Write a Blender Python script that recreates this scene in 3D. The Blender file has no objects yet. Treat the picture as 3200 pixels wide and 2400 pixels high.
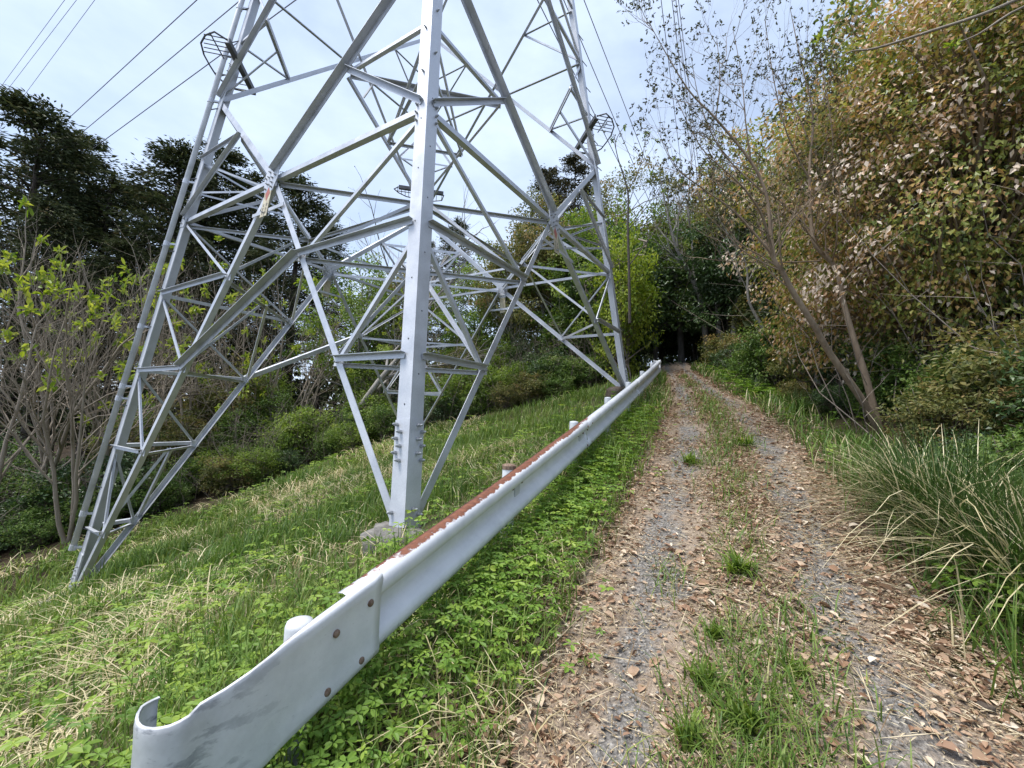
import bpy, math, random
import numpy as np
from mathutils import Matrix, Vector

# ------------------------------------------------------------------ camera, sky, sun, exposure
SC = bpy.context.scene
COL = SC.collection
HC = 1.74                                   # eye height above the track under the camera
FPX, PITCH, ROLL = 1325.264, 0.0676059, -0.0370808
_c, _s, _cr, _sr = math.cos(PITCH), math.sin(PITCH), math.cos(ROLL), math.sin(ROLL)
_r0 = np.array([1, 0, 0.]); _u0 = np.array([0, -_s, _c]); CF = np.array([0, _c, _s])
CR = _cr * _r0 - _sr * _u0
CU = _sr * _r0 + _cr * _u0
camd = bpy.data.cameras.new('camera'); cam = bpy.data.objects.new('camera', camd); COL.objects.link(cam)
camd.sensor_width = 36; camd.lens = FPX / 3200 * 36; camd.clip_start = 0.05; camd.clip_end = 900
cam.matrix_world = Matrix(((CR[0], CU[0], -CF[0], 0), (CR[1], CU[1], -CF[1], 0), (CR[2], CU[2], -CF[2], HC), (0, 0, 0, 1)))
SC.camera = cam

SUN_EL, SUN_AZ = math.radians(66), math.radians(-105)   # azimuth clockwise from +Y
world = bpy.data.worlds.new('World'); SC.world = world; world.use_nodes = True
nt = world.node_tree; nt.nodes.clear()
def wn(t, **k):
    n = nt.nodes.new(t)
    for a, b in k.items(): setattr(n, a, b)
    return n
w_out = wn('ShaderNodeOutputWorld'); w_bg = wn('ShaderNodeBackground'); w_sky = wn('ShaderNodeTexSky')
w_sky.sky_type = 'NISHITA'; w_sky.sun_disc = False; w_sky.sun_elevation = SUN_EL; w_sky.sun_rotation = SUN_AZ
w_tc = wn('ShaderNodeTexCoord'); w_map = wn('ShaderNodeMapping'); w_map.inputs['Scale'].default_value = (1.0, 1.0, 2.2)
w_n = wn('ShaderNodeTexNoise'); w_n.inputs['Scale'].default_value = 2.3; w_n.inputs['Detail'].default_value = 7; w_n.inputs['Roughness'].default_value = .55
w_r = wn('ShaderNodeValToRGB'); w_r.color_ramp.elements[0].position = .36; w_r.color_ramp.elements[0].color = (.48, .48, .48, 1)
w_r.color_ramp.elements[1].position = .66; w_r.color_ramp.elements[1].color = (.96, .96, .96, 1)
w_mix = wn('ShaderNodeMix', data_type='RGBA')
w_mix.inputs[7].default_value = (4.9, 5.8, 7.4, 1)
nt.links.new(w_tc.outputs['Generated'], w_map.inputs[0]); nt.links.new(w_map.outputs[0], w_n.inputs['Vector'])
nt.links.new(w_n.outputs[0], w_r.inputs[0]); nt.links.new(w_r.outputs[0], w_mix.inputs[0]); nt.links.new(w_sky.outputs[0], w_mix.inputs[6])
nt.links.new(w_mix.outputs[2], w_bg.inputs[0]); w_bg.inputs[1].default_value = 0.105
nt.links.new(w_bg.outputs[0], w_out.inputs[0])
sund = bpy.data.lights.new('sun', 'SUN'); sund.energy = 3.0; sund.angle = math.radians(24); sund.color = (1, .965, .91)
sun = bpy.data.objects.new('sun', sund); COL.objects.link(sun)
_sd = Vector((math.sin(SUN_AZ) * math.cos(SUN_EL), math.cos(SUN_AZ) * math.cos(SUN_EL), math.sin(SUN_EL)))
sun.rotation_euler = _sd.to_track_quat('Z', 'Y').to_euler()
vs = SC.view_settings; vs.view_transform = 'Standard'; vs.look = 'None'; vs.exposure = 0.85; vs.gamma = 1.0; vs.use_curve_mapping = False
cy = SC.cycles; cy.max_bounces = 6; cy.diffuse_bounces = 3; cy.glossy_bounces = 2; cy.transmission_bounces = 4; cy.transparent_max_bounces = 6
cy.caustics_reflective = False; cy.caustics_refractive = False

# ------------------------------------------------------------------ helpers
RNG = np.random.default_rng(7)
def ray(x, y):
    d = CR * ((x - 1600) / FPX) + CU * ((1200 - y) / FPX) + CF
    return d / d[1]
def at(x, y, depth):                       # a point seen at photo pixel (x, y), depth metres ahead
    p = ray(x, y) * depth; p[2] += HC; return p
def plane_hit(x, y, p0, n):
    o = np.array([0, 0, HC]); d = ray(x, y); return o + d * (np.dot(p0 - o, n) / np.dot(d, n))
def nrm(v):
    v = np.asarray(v, float); return v / (np.linalg.norm(v) + 1e-12)
def nrms(v): return v / (np.linalg.norm(v, axis=-1, keepdims=True) + 1e-12)

def mesh_np(name, V, faces, mats, rnd=None, smooth=False, pt=None):
    """V (n,3); faces: list of (m,k) index arrays; rnd: per-face value"""
    V = np.ascontiguousarray(V, dtype=np.float32); me = bpy.data.meshes.new(name)
    me.vertices.add(len(V)); me.vertices.foreach_set('co', V.ravel())
    faces = [np.asarray(f, dtype=np.int32) for f in faces if len(f)]
    loops = np.concatenate([f.ravel() for f in faces]); tot = np.concatenate([np.full(len(f), f.shape[1], np.int32) for f in faces])
    st = np.concatenate([[0], np.cumsum(tot)[:-1]]).astype(np.int32)
    me.loops.add(len(loops)); me.loops.foreach_set('vertex_index', loops)
    me.polygons.add(len(tot)); me.polygons.foreach_set('loop_start', st); me.polygons.foreach_set('loop_total', tot)
    me.polygons.foreach_set('use_smooth', np.full(len(tot), bool(smooth)))
    if rnd is not None:
        a = me.attributes.new('rnd', 'FLOAT', 'FACE'); a.data.foreach_set('value', np.ascontiguousarray(rnd, dtype=np.float32))
    if pt:
        for k, v in pt.items():
            a = me.attributes.new(k, 'FLOAT', 'POINT'); a.data.foreach_set('value', np.ascontiguousarray(v, dtype=np.float32))
    for m in (mats if isinstance(mats, (list, tuple)) else [mats]): me.materials.append(m)
    me.update(calc_edges=True); return me

def link(name, me, parent=None, loc=None):
    o = bpy.data.objects.new(name, me); COL.objects.link(o)
    if parent is not None: o.parent = parent
    if loc is not None: o.location = loc
    return o
def tag(o, label=None, cat=None, group=None, kind=None):
    if label: o['label'] = label
    if cat: o['category'] = cat
    if group: o['group'] = group
    if kind: o['kind'] = kind
    return o
def empty(name, loc, label=None, cat=None, group=None, rz=0, sc=1):
    o = bpy.data.objects.new(name, None); COL.objects.link(o); o.location = loc; o.rotation_euler = (0, 0, rz)
    o.scale = (sc, sc, sc) if np.isscalar(sc) else sc
    o.empty_display_size = .2
    return tag(o, label, cat, group)

class MB:                                   # small mesh collector
    def __init__(s): s.V = []; s.F = {}; s.n = 0; s.A = []
    def add(s, V, faces, a=0.0):
        V = np.asarray(V, float); s.V.append(V)
        for f in faces:
            f = np.asarray(f); s.F.setdefault(f.shape[1], []).append(f + s.n)
        s.A.append(np.full(len(V), a)); s.n += len(V)
    def tube(s, pts, rad, k=6, cap=True):
        pts = np.asarray(pts, float); n = len(pts); rad = np.broadcast_to(np.asarray(rad, float), (n,))
        t = np.gradient(pts, axis=0); t = nrms(t)
        ref = np.array([0, 0, 1.]) if abs(nrm(pts[-1] - pts[0])[2]) < .8 else np.array([1., 0, 0])
        a = nrms(np.cross(t, ref)); b = np.cross(t, a)
        an = np.arange(k) * 2 * math.pi / k
        ring = a[:, None, :] * np.cos(an)[None, :, None] + b[:, None, :] * np.sin(an)[None, :, None]
        V = (pts[:, None, :] + ring * rad[:, None, None]).reshape(-1, 3)
        i = np.arange(n - 1)[:, None] * k; j = np.arange(k)[None, :]; j2 = (j + 1) % k
        F = np.stack([i + j, i + j2, i + k + j2, i + k + j], -1).reshape(-1, 4)
        fs = [F]
        if cap: fs += [np.array([list(range(k))[::-1]]), np.array([[(n - 1) * k + q for q in range(k)]])]
        s.add(V, fs)
    def box(s, c, ax, ay, az):
        c, ax, ay, az = [np.asarray(v, float) for v in (c, ax, ay, az)]
        V = [c + i * ax + j * ay + k * az for i in (-1, 1) for j in (-1, 1) for k in (-1, 1)]
        s.add(V, [np.array([[0, 1, 3, 2], [4, 6, 7, 5], [0, 4, 5, 1], [2, 3, 7, 6], [0, 2, 6, 4], [1, 5, 7, 3]])])
    def prism(s, poly, d):                 # poly (k,3) extruded along d
        poly = np.asarray(poly, float); k = len(poly); V = np.vstack([poly, poly + d])
        s.add(V, [np.array([list(range(k))[::-1]]), np.array([list(range(k, 2 * k))]),
                  np.array([[i, (i + 1) % k, k + (i + 1) % k, k + i] for i in range(k)])])
    def build(s, name, mat, parent=None, loc=None, smooth=False):
        V = np.vstack(s.V)
        if loc is not None: V = V - np.asarray(loc)
        me = mesh_np(name, V, [np.vstack(f) for f in s.F.values()], mat, smooth=smooth)
        return link(name, me, parent)

# ------------------------------------------------------------------ materials
def mat(name):
    m = bpy.data.materials.new(name); m.use_nodes = True; t = m.node_tree; t.nodes.clear()
    o = t.nodes.new('ShaderNodeOutputMaterial'); return m, t, o
def N(t, ty, ins=None, **k):
    n = t.nodes.new(ty)
    for a, b in k.items(): setattr(n, a, b)
    if ins:
        for a, b in ins.items(): n.inputs[a].default_value = b
    return n
def ramp(t, stops, src=None, interp='LINEAR'):
    r = t.nodes.new('ShaderNodeValToRGB'); e = r.color_ramp.elements; r.color_ramp.interpolation = interp
    while len(e) < len(stops): e.new(.5)
    for i, (p, c) in enumerate(stops):
        e[i].position = p; c = c if not np.isscalar(c) else (c, c, c); e[i].color = (*c[:3], 1)
    if src is not None: t.links.new(src, r.inputs[0])
    return r
def noise(t, scale, detail=4, rough=.55, vec=None):
    n = N(t, 'ShaderNodeTexNoise', {'Scale': scale, 'Detail': detail, 'Roughness': rough})
    if vec is not None: t.links.new(vec, n.inputs['Vector'])
    return n
def mixc(t, fac, a, b, blend='MIX'):
    m = N(t, 'ShaderNodeMix', data_type='RGBA', blend_type=blend)
    for s, i in ((fac, 0), (a, 6), (b, 7)):
        if hasattr(s, 'is_linked'): t.links.new(s, m.inputs[i])
        else: m.inputs[i].default_value = s if i == 0 else (*s[:3], 1)
    return m.outputs[2]
def mathn(t, op, a, b=None, clamp=False):
    m = N(t, 'ShaderNodeMath', operation=op); m.use_clamp = clamp
    for s, i in ((a, 0), (b, 1)):
        if s is None: continue
        if hasattr(s, 'is_linked'): t.links.new(s, m.inputs[i])
        else: m.inputs[i].default_value = s
    return m.outputs[0]

def leaf_mat(name, stops, transl=.3, rough=.5, spec=.35):
    m, t, o = mat(name); a = N(t, 'ShaderNodeAttribute', attribute_name='rnd')
    r = ramp(t, stops, a.outputs['Fac'])
    p = N(t, 'ShaderNodeBsdfPrincipled', {'Roughness': rough, 'Specular IOR Level': spec}); t.links.new(r.outputs[0], p.inputs['Base Color'])
    tr = N(t, 'ShaderNodeBsdfTranslucent'); hs = N(t, 'ShaderNodeHueSaturation', {'Saturation': 1.1, 'Value': 1.25}); t.links.new(r.outputs[0], hs.inputs['Color'])
    t.links.new(hs.outputs[0], tr.inputs[0])
    mx = N(t, 'ShaderNodeMixShader', {0: transl}); t.links.new(p.outputs[0], mx.inputs[1]); t.links.new(tr.outputs[0], mx.inputs[2])
    t.links.new(mx.outputs[0], o.inputs[0]); return m

def bark_mat(name, c1, c2, scale=9):
    m, t, o = mat(name); tc = N(t, 'ShaderNodeTexCoord'); mp = N(t, 'ShaderNodeMapping'); mp.inputs['Scale'].default_value = (1, 1, .25)
    t.links.new(tc.outputs['Object'], mp.inputs[0]); n = noise(t, scale, 6, .65, mp.outputs[0]); r = ramp(t, [(.3, c1), (.7, c2)], n.outputs[0])
    p = N(t, 'ShaderNodeBsdfPrincipled', {'Roughness': .85}); t.links.new(r.outputs[0], p.inputs['Base Color'])
    b = N(t, 'ShaderNodeBump', {'Strength': .5, 'Distance': .02}); t.links.new(n.outputs[0], b.inputs['Height']); t.links.new(b.outputs[0], p.inputs['Normal'])
    t.links.new(p.outputs[0], o.inputs[0]); return m

def steel_mat(name, base, dark, rough=.48, metal=.25):
    m, t, o = mat(name); tc = N(t, 'ShaderNodeTexCoord')
    n1 = noise(t, 3.5, 6, .6, tc.outputs['Object']); n2 = noise(t, 70, 3, .6, tc.outputs['Object'])
    r = ramp(t, [(.3, dark), (.62, base)], n1.outputs[0])
    r2 = ramp(t, [(.3, .86), (.75, 1.0)], n2.outputs[0])
    c = mixc(t, 1.0, r.outputs[0], r2.outputs[0], 'MULTIPLY')
    p = N(t, 'ShaderNodeBsdfPrincipled', {'Roughness': rough, 'Metallic': metal}); t.links.new(c, p.inputs['Base Color'])
    rr = ramp(t, [(.3, rough - .08), (.7, rough + .14)], n1.outputs[0]); t.links.new(rr.outputs[0], p.inputs['Roughness'])
    b = N(t, 'ShaderNodeBump', {'Strength': .12, 'Distance': .004}); t.links.new(n2.outputs[0], b.inputs['Height']); t.links.new(b.outputs[0], p.inputs['Normal'])
    t.links.new(p.outputs[0], o.inputs[0]); return m

M = {}
M['steel'] = steel_mat('galvanised_steel', (.64, .66, .71), (.50, .52, .57), .46, .55)
M['steel_leg'] = steel_mat('galvanised_leg_steel', (.66, .68, .73), (.54, .56, .61), .48, .4)
M['steel_dark'] = steel_mat('weathered_guard_steel', (.16, .165, .18), (.07, .072, .08), .6, .2)
M['bolt'] = steel_mat('bolt_zinc', (.50, .52, .54), (.30, .31, .33), .4, .5)
M['wire'] = steel_mat('conductor_aluminium', (.40, .38, .46), (.32, .3, .37), .6, .0)

def rail_material(name, terminal=False):
    m, t, o = mat(name); tc = N(t, 'ShaderNodeTexCoord')
    e = N(t, 'ShaderNodeAttribute', attribute_name='edge'); al = N(t, 'ShaderNodeAttribute', attribute_name='along')
    n1 = noise(t, 5, 7, .62, tc.outputs['Object']); n2 = noise(t, 26, 5, .6, tc.outputs['Object']); n3 = noise(t, 1.6, 3, .5, tc.outputs['Object'])
    paint = ramp(t, [(.28, (.60, .62, .66)), (.6, (.74, .755, .79))], n1.outputs[0]).outputs[0]
    if terminal:                            # scuffed zinc showing through the paint
        mp = N(t, 'ShaderNodeMapping'); mp.inputs['Scale'].default_value = (3.2, 3.2, 9); t.links.new(tc.outputs['Object'], mp.inputs[0])
        n4 = noise(t, 1.5, 8, .68, mp.outputs[0])
        zinc = ramp(t, [(.35, (.17, .185, .215)), (.65, (.32, .34, .38))], n2.outputs[0]).outputs[0]
        k = mathn(t, 'MULTIPLY', mathn(t, 'SUBTRACT', n4.outputs[0], .47), 9, True)
        rr = ramp(t, [(.0, 1.0), (.30, .85), (.62, .15), (1, 0)], al.outputs['Fac'])
        k = mathn(t, 'MULTIPLY', mathn(t, 'MAXIMUM', k, .5), rr.outputs[0], True)
        paint = mixc(t, k, paint, zinc)
        scr = noise(t, 12, 8, .75, mp.outputs[0])
        k2 = mathn(t, 'MULTIPLY', mathn(t, 'SUBTRACT', scr.outputs[0], .62), 8, True)
        paint = mixc(t, k2, paint, (.20, .21, .23))
    rust = ramp(t, [(.3, (.085, .03, .018)), (.7, (.23, .085, .045))], n2.outputs[0]).outputs[0]
    # rust eats in from the upper lip
    gate = ramp(t, ([(0, .6), (.5, .75), (1, .55)] if terminal else [(0, .62), (.06, .72), (.11, .95), (.2, 1), (.31, 1.0), (.37, .6), (.5, .35), (1, .3)]), al.outputs['Fac'])
    k = mathn(t, 'MULTIPLY', e.outputs['Fac'], gate.outputs[0])
    k = mathn(t, 'ADD', k, mathn(t, 'MULTIPLY', mathn(t, 'SUBTRACT', n2.outputs[0], .5), .55))
    k = mathn(t, 'ADD', k, mathn(t, 'MULTIPLY', mathn(t, 'SUBTRACT', n3.outputs[0], .5), .9))
    k = mathn(t, 'MULTIPLY', mathn(t, 'SUBTRACT', k, .62 if terminal else .60), 11, True)
    c = mixc(t, k, paint, rust)
    p = N(t, 'ShaderNodeBsdfPrincipled', {'Roughness': .5, 'Metallic': .0}); t.links.new(c, p.inputs['Base Color'])
    rg = mathn(t, 'ADD', mathn(t, 'MULTIPLY', k, .4), .42); t.links.new(rg, p.inputs['Roughness'])
    b = N(t, 'ShaderNodeBump', {'Strength': .25, 'Distance': .004}); t.links.new(n2.outputs[0], b.inputs['Height']); t.links.new(b.outputs[0], p.inputs['Normal'])
    t.links.new(p.outputs[0], o.inputs[0]); return m
M['rail'] = rail_material('guardrail_paint'); M['terminal'] = rail_material('terminal_paint', True)
M['post'] = steel_mat('post_paint', (.68, .70, .74), (.46, .48, .5), .5, 0)
M['rust'] = bark_mat('rusty_bolt', (.10, .05, .03), (.30, .22, .16), 60)

def concrete_mat(name, a, b, c):
    m, t, o = mat(name); tc = N(t, 'ShaderNodeTexCoord'); n1 = noise(t, 4, 8, .65, tc.outputs['Object']); n2 = noise(t, 30, 6, .6, tc.outputs['Object'])
    r = ramp(t, [(.3, a), (.52, b), (.7, c)], n1.outputs[0]); r2 = ramp(t, [(.3, .6), (.7, 1.0)], n2.outputs[0])
    p = N(t, 'ShaderNodeBsdfPrincipled', {'Roughness': .9}); t.links.new(mixc(t, 1, r.outputs[0], r2.outputs[0], 'MULTIPLY'), p.inputs['Base Color'])
    bp = N(t, 'ShaderNodeBump', {'Strength': .7, 'Distance': .02}); t.links.new(n2.outputs[0], bp.inputs['Height']); t.links.new(bp.outputs[0], p.inputs['Normal'])
    t.links.new(p.outputs[0], o.inputs[0]); return m
M['plinth'] = concrete_mat('weathered_plinth', (.10, .095, .085), (.20, .19, .175), (.30, .28, .26))
M['plinth_brown'] = concrete_mat('mossy_plinth', (.05, .04, .03), (.11, .08, .06), (.16, .14, .11))
M['stone'] = concrete_mat('pebble_stone', (.16, .15, .14), (.27, .26, .25), (.42, .38, .33))

def ground_mat():
    m, t, o = mat('slope_soil'); tc = N(t, 'ShaderNodeTexCoord')
    n1 = noise(t, .8, 8, .6, tc.outputs['Object']); n2 = noise(t, 9, 8, .7, tc.outputs['Object']); n3 = noise(t, 60, 4, .6, tc.outputs['Object'])
    a = ramp(t, [(.3, (.045, .052, .02)), (.5, (.10, .10, .045)), (.7, (.19, .155, .09))], n2.outputs[0])
    b = ramp(t, [(.3, (.05, .06, .022)), (.7, (.12, .10, .055))], n1.outputs[0])
    c = mixc(t, .5, a.outputs[0], b.outputs[0]); c = mixc(t, 1, c, ramp(t, [(.25, .55), (.7, 1.15)], n3.outputs[0]).outputs[0], 'MULTIPLY')
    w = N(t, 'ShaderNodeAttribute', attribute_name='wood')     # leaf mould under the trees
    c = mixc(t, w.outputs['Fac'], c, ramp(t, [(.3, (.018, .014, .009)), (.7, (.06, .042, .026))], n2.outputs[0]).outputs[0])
    p = N(t, 'ShaderNodeBsdfPrincipled', {'Roughness': .95, 'Specular IOR Level': .15}); t.links.new(c, p.inputs['Base Color'])
    bp = N(t, 'ShaderNodeBump', {'Strength': .8, 'Distance': .03}); t.links.new(n2.outputs[0], bp.inputs['Height']); t.links.new(bp.outputs[0], p.inputs['Normal'])
    t.links.new(p.outputs[0], o.inputs[0]); return m
M['ground'] = ground_mat()

def path_mat():
    m, t, o = mat('worn_track'); tc = N(t, 'ShaderNodeTexCoord')
    v = N(t, 'ShaderNodeTexVoronoi', {'Scale': 85.0}); t.links.new(tc.outputs['Object'], v.inputs['Vector'])
    n1 = noise(t, 1.5, 7, .62, tc.outputs['Object']); n2 = noise(t, 14, 8, .7, tc.outputs['Object']); n3 = noise(t, 160, 4, .6, tc.outputs['Object'])
    vr = ramp(t, [(.0, (.085, .078, .07)), (.35, (.16, .148, .135)), (.72, (.25, .232, .212)), (1, (.46, .43, .39))], v.outputs['Color'])
    asp = mixc(t, 1, vr.outputs[0], ramp(t, [(.3, .55), (.65, 1.1)], n3.outputs[0]).outputs[0], 'MULTIPLY')
    dirt = ramp(t, [(.25, (.13, .098, .072)), (.5, (.28, .215, .16)), (.75, (.45, .375, .29))], n2.outputs[0])
    dirt2 = mixc(t, 1, dirt.outputs[0], ramp(t, [(.3, .6), (.7, 1.2)], n3.outputs[0]).outputs[0], 'MULTIPLY')
    lit = N(t, 'ShaderNodeAttribute', attribute_name='litter')
    k = mathn(t, 'ADD', lit.outputs['Fac'], mathn(t, 'MULTIPLY', mathn(t, 'SUBTRACT', n1.outputs[0], .5), 2.2))
    k = mathn(t, 'ADD', k, mathn(t, 'MULTIPLY', mathn(t, 'SUBTRACT', n2.outputs[0], .5), .8))
    k = mathn(t, 'MULTIPLY', mathn(t, 'SUBTRACT', k, .38), 4, True)
    c = mixc(t, k, asp, dirt2)
    p = N(t, 'ShaderNodeBsdfPrincipled', {'Roughness': .9, 'Specular IOR Level': .25}); t.links.new(c, p.inputs['Base Color'])
    bp = N(t, 'ShaderNodeBump', {'Strength': .9, 'Distance': .008}); t.links.new(v.outputs['Distance'], bp.inputs['Height'])
    bp2 = N(t, 'ShaderNodeBump', {'Strength': .6, 'Distance': .012}); t.links.new(n2.outputs[0], bp2.inputs['Height']); t.links.new(bp.outputs[0], bp2.inputs['Normal'])
    t.links.new(bp2.outputs[0], p.inputs['Normal']); t.links.new(p.outputs[0], o.inputs[0]); return m
M['path'] = path_mat()

M['grass'] = leaf_mat('grass_blades', [(0, (.0473, .1013, .0189)), (.3, (.1013, .1823, .0337)), (.58, (.1890, .2565, .0540)), (.70, (.2565, .2970, .0810)), (.74, (.4860, .4050, .2160)), (1, (.7500, .6615, .4320))], .3, .5)
M['tussock'] = leaf_mat('tussock_blades', [(0, (.0300, .0660, .0144)), (.55, (.0720, .1260, .0264)), (.72, (.1320, .1800, .0480)), (.76, (.5040, .4320, .2400)), (1, (.7440, .6600, .4440))], .25, .45)
M['clover'] = leaf_mat('clover_leaves', [(0, (.0719, .1581, .0215)), (.5, (.1725, .2875, .0431)), (1, (.3306, .4312, .0719))], .35, .5)
M['litter'] = leaf_mat('dead_leaves', [(0, (.1120, .0616, .0358)), (.3, (.2688, .1568, .0952)), (.55, (.4144, .2800, .1848)), (.8, (.5600, .4368, .3136)), (1, (.6944, .6048, .4816))], .1, .6)
M['straw'] = leaf_mat('straw_bits', [(0, (.20, .13, .07)), (.4, (.42, .33, .20)), (1, (.64, .56, .40))], .1, .55)
M['conifer'] = leaf_mat('conifer_sprays', [(0, (.0248, .0373, .0166)), (.5, (.0580, .0745, .0289)), (.9, (.1139, .1139, .0455)), (1, (.1656, .1242, .0622))], .15, .6, .2)
M['conifer_brown'] = leaf_mat('conifer_sprays_brownish', [(0, (.0269, .0302, .0151)), (.5, (.0588, .0605, .0269)), (1, (.1428, .1008, .0470))], .15, .6, .2)
M['spring'] = leaf_mat('spring_leaves', [(0, (.0600, .1125, .0210)), (.5, (.1500, .2250, .0375)), (1, (.3000, .3750, .0750))], .4)
M['lime'] = leaf_mat('lime_leaves', [(0, (.1250, .2000, .0250)), (.5, (.2875, .3625, .0500)), (1, (.4750, .5000, .1000))], .4)
M['olive'] = leaf_mat('olive_leaves', [(0, (.0604, .0776, .0242)), (.45, (.1466, .1639, .0483)), (.8, (.2587, .2242, .0776)), (1, (.3622, .2587, .1207))], .35)
M['dark'] = leaf_mat('evergreen_leaves', [(0, (.0195, .0429, .0156)), (.5, (.0546, .1014, .0312)), (1, (.1268, .1950, .0585))], .2, .4, .5)
M['bushmix'] = leaf_mat('undergrowth_leaves', [(0, (.0313, .0661, .0156)), (.4, (.0870, .1566, .0313)), (.8, (.1740, .2610, .0522)), (1, (.2610, .2958, .1044))], .3)
M['red'] = leaf_mat('copper_green_leaves', [(0, (.0442, .0690, .0193)), (.22, (.1173, .1587, .0359)), (.46, (.2346, .2760, .0580)), (.60, (.3588, .3381, .0828)), (.74, (.4140, .2622, .0897)), (.86, (.4968, .2898, .1518)), (1, (.7500, .6348, .5244))], .34, .42, .45)
M['bud'] = leaf_mat('young_tufts', [(0, (.03, .028, .014)), (.5, (.06, .06, .022)), (1, (.12, .13, .04))], .25)
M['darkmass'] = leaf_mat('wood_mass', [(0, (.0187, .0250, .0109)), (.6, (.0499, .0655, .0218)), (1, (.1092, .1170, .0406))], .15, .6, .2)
M['bark_pale'] = bark_mat('pale_bark', (.20, .16, .12), (.36, .30, .24))
M['bark_tan'] = bark_mat('tan_bark', (.15, .105, .07), (.33, .25, .175), 14)
M['bark_grey'] = bark_mat('grey_bark', (.17, .155, .14), (.36, .335, .31))
M['bark_dark'] = bark_mat('dark_bark', (.035, .027, .02), (.09, .07, .052))
M['twig'] = bark_mat('twig_bark', (.12, .095, .075), (.30, .25, .205), 30)
M['twig_dark'] = bark_mat('dark_twig_bark', (.05, .04, .035), (.12, .10, .085), 30)

# ------------------------------------------------------------------ the lie of the land
RA = np.array([-.7155, 2.0176]); RU = np.array([.4285, .90354]); RN = np.array([.90354, -.4285])   # guardrail line: origin, along, to the track
def sq(x, y): dx, dy = np.asarray(x) - RA[0], np.asarray(y) - RA[1]; return dx * RU[0] + dy * RU[1], dx * RN[0] + dy * RN[1]
def xy(s, q): return RA[0] + s * RU[0] + q * RN[0], RA[1] + s * RU[1] + q * RN[1]
def zrail(s):
    s = np.asarray(s, float); a = np.clip(s, -8, 14); z = -1.453 + .19 * a + .0021 * a * a
    b = np.clip(s - 14, 0, 9); z = z + .249 * b - .0138 * b * b + np.clip(s + 8, -60, 0) * .05
    return z + HC
PS = [-8, 0, 5, 8, 10, 12, 14.5, 18, 24, 40]
PQ = [1.68, 1.68, 1.66, 1.5, 1.15, .8, .3, .0, -.8, -3]
PW = [1.06, 1.02, 1.06, .92, .72, .62, .56, .6, .6, .6]
def pathc(s): return np.interp(s, PS, PQ), np.interp(s, PS, PW)
def wav(x, y): return (np.sin(x * 1.7 + y * .9) + np.sin(x * -1.1 + y * 2.3 + 1) + np.sin(x * 3.1 - y * 2.7 + 2) * .5 + np.sin(x * 5.3 + y * 4.1) * .3) * .35
def G(x, y):
    x = np.asarray(x, float); y = np.asarray(y, float); s, q = sq(x, y)
    z = zrail(s); k = np.clip(.30 - .0055 * (s - 2), .16, .33)
    ql = np.minimum(q + .25, 0); qe = np.maximum(ql, -13) + np.minimum(ql + 13, 0) * .35
    z = z + k * qe * (1 - .0 * q)
    qc, hw = pathc(s); r = q - qc - hw                      # beyond the far edge of the track
    z = z - .22 * np.exp(-((r - 1.15) / .45) ** 2) + .13 * np.clip(r - 1.4, 0, 40)
    off = np.clip(np.abs(q - qc) - hw, 0, .6) / .6
    z = z + wav(x, y) * .06 * off + wav(x * .23 + 3, y * .23) * .25 * np.clip((np.abs(q - qc) - 6) / 8, 0, 1)
    z = z + .03 * np.exp(-((q - qc) / .35) ** 2) + .15 * np.exp(-(((x + 1.0) ** 2 + (y - 4.3) ** 2) / .45))
    return z
def Gp(x, y): return np.array([x, y, float(G(x, y))])

def grid_axis(parts):
    out = []
    for a, b, st in parts: out += list(np.arange(a, b, st))
    return np.array(out + [parts[-1][1]])
sa = grid_axis([(-60, -12, 6), (-12, -3, .8), (-3, 14, .2), (14, 30, .8), (30, 70, 4), (70, 260, 19)])
qa = grid_axis([(-240, -60, 18), (-60, -20, 3), (-20, -4, .5), (-4, 5, .15), (5, 12, .5), (12, 40, 3), (40, 240, 20)])
S_, Q_ = np.meshgrid(sa, qa, indexing='ij'); X_, Y_ = xy(S_, Q_); Z_ = G(X_, Y_)
qc_, hw_ = pathc(S_)
Z_ = Z_ - .03 * (np.abs(Q_ - qc_) < hw_ - .06)
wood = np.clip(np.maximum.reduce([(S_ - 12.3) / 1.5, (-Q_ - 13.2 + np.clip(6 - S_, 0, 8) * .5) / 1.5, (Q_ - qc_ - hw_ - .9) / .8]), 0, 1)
ni, nj = S_.shape; I = np.arange(ni * nj).reshape(ni, nj)
Fg = np.stack([I[:-1, :-1], I[1:, :-1], I[1:, 1:], I[:-1, 1:]], -1).reshape(-1, 4)
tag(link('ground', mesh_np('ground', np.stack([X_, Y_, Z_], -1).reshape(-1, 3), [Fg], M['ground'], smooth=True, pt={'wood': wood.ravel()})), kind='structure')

ss = grid_axis([(-6, 8, .08), (8, 40, .3)]); ww = np.linspace(-1, 1, 27)
S_, W_ = np.meshgrid(ss, ww, indexing='ij'); qc_, hw_ = pathc(S_)
edge = 1 + .10 * np.sin(S_ * 2.1 + np.sign(W_)) * np.abs(W_) ** 4 + .07 * np.sin(S_ * 5.7 + 2 * np.sign(W_)) * np.abs(W_) ** 4
Q_ = qc_ + hw_ * W_ * edge; X_, Y_ = xy(S_, Q_); Z_ = G(X_, Y_) + .012 - .03 * np.abs(W_) ** 8 + .006 * np.sin(X_ * 9 + Y_ * 4) * np.sin(Y_ * 11 - X_ * 3)
rut = np.minimum(np.abs(W_ - .52), np.abs(W_ + .48))        # wheel tracks stay bare
litter = np.clip(.30 + .75 * np.clip((rut - .06) / .26, 0, 1) + .12 * np.sin(S_ * 1.3) * np.sin(S_ * 2.9 + W_), 0, 1)
ni, nj = S_.shape; I = np.arange(ni * nj).reshape(ni, nj)
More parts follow.
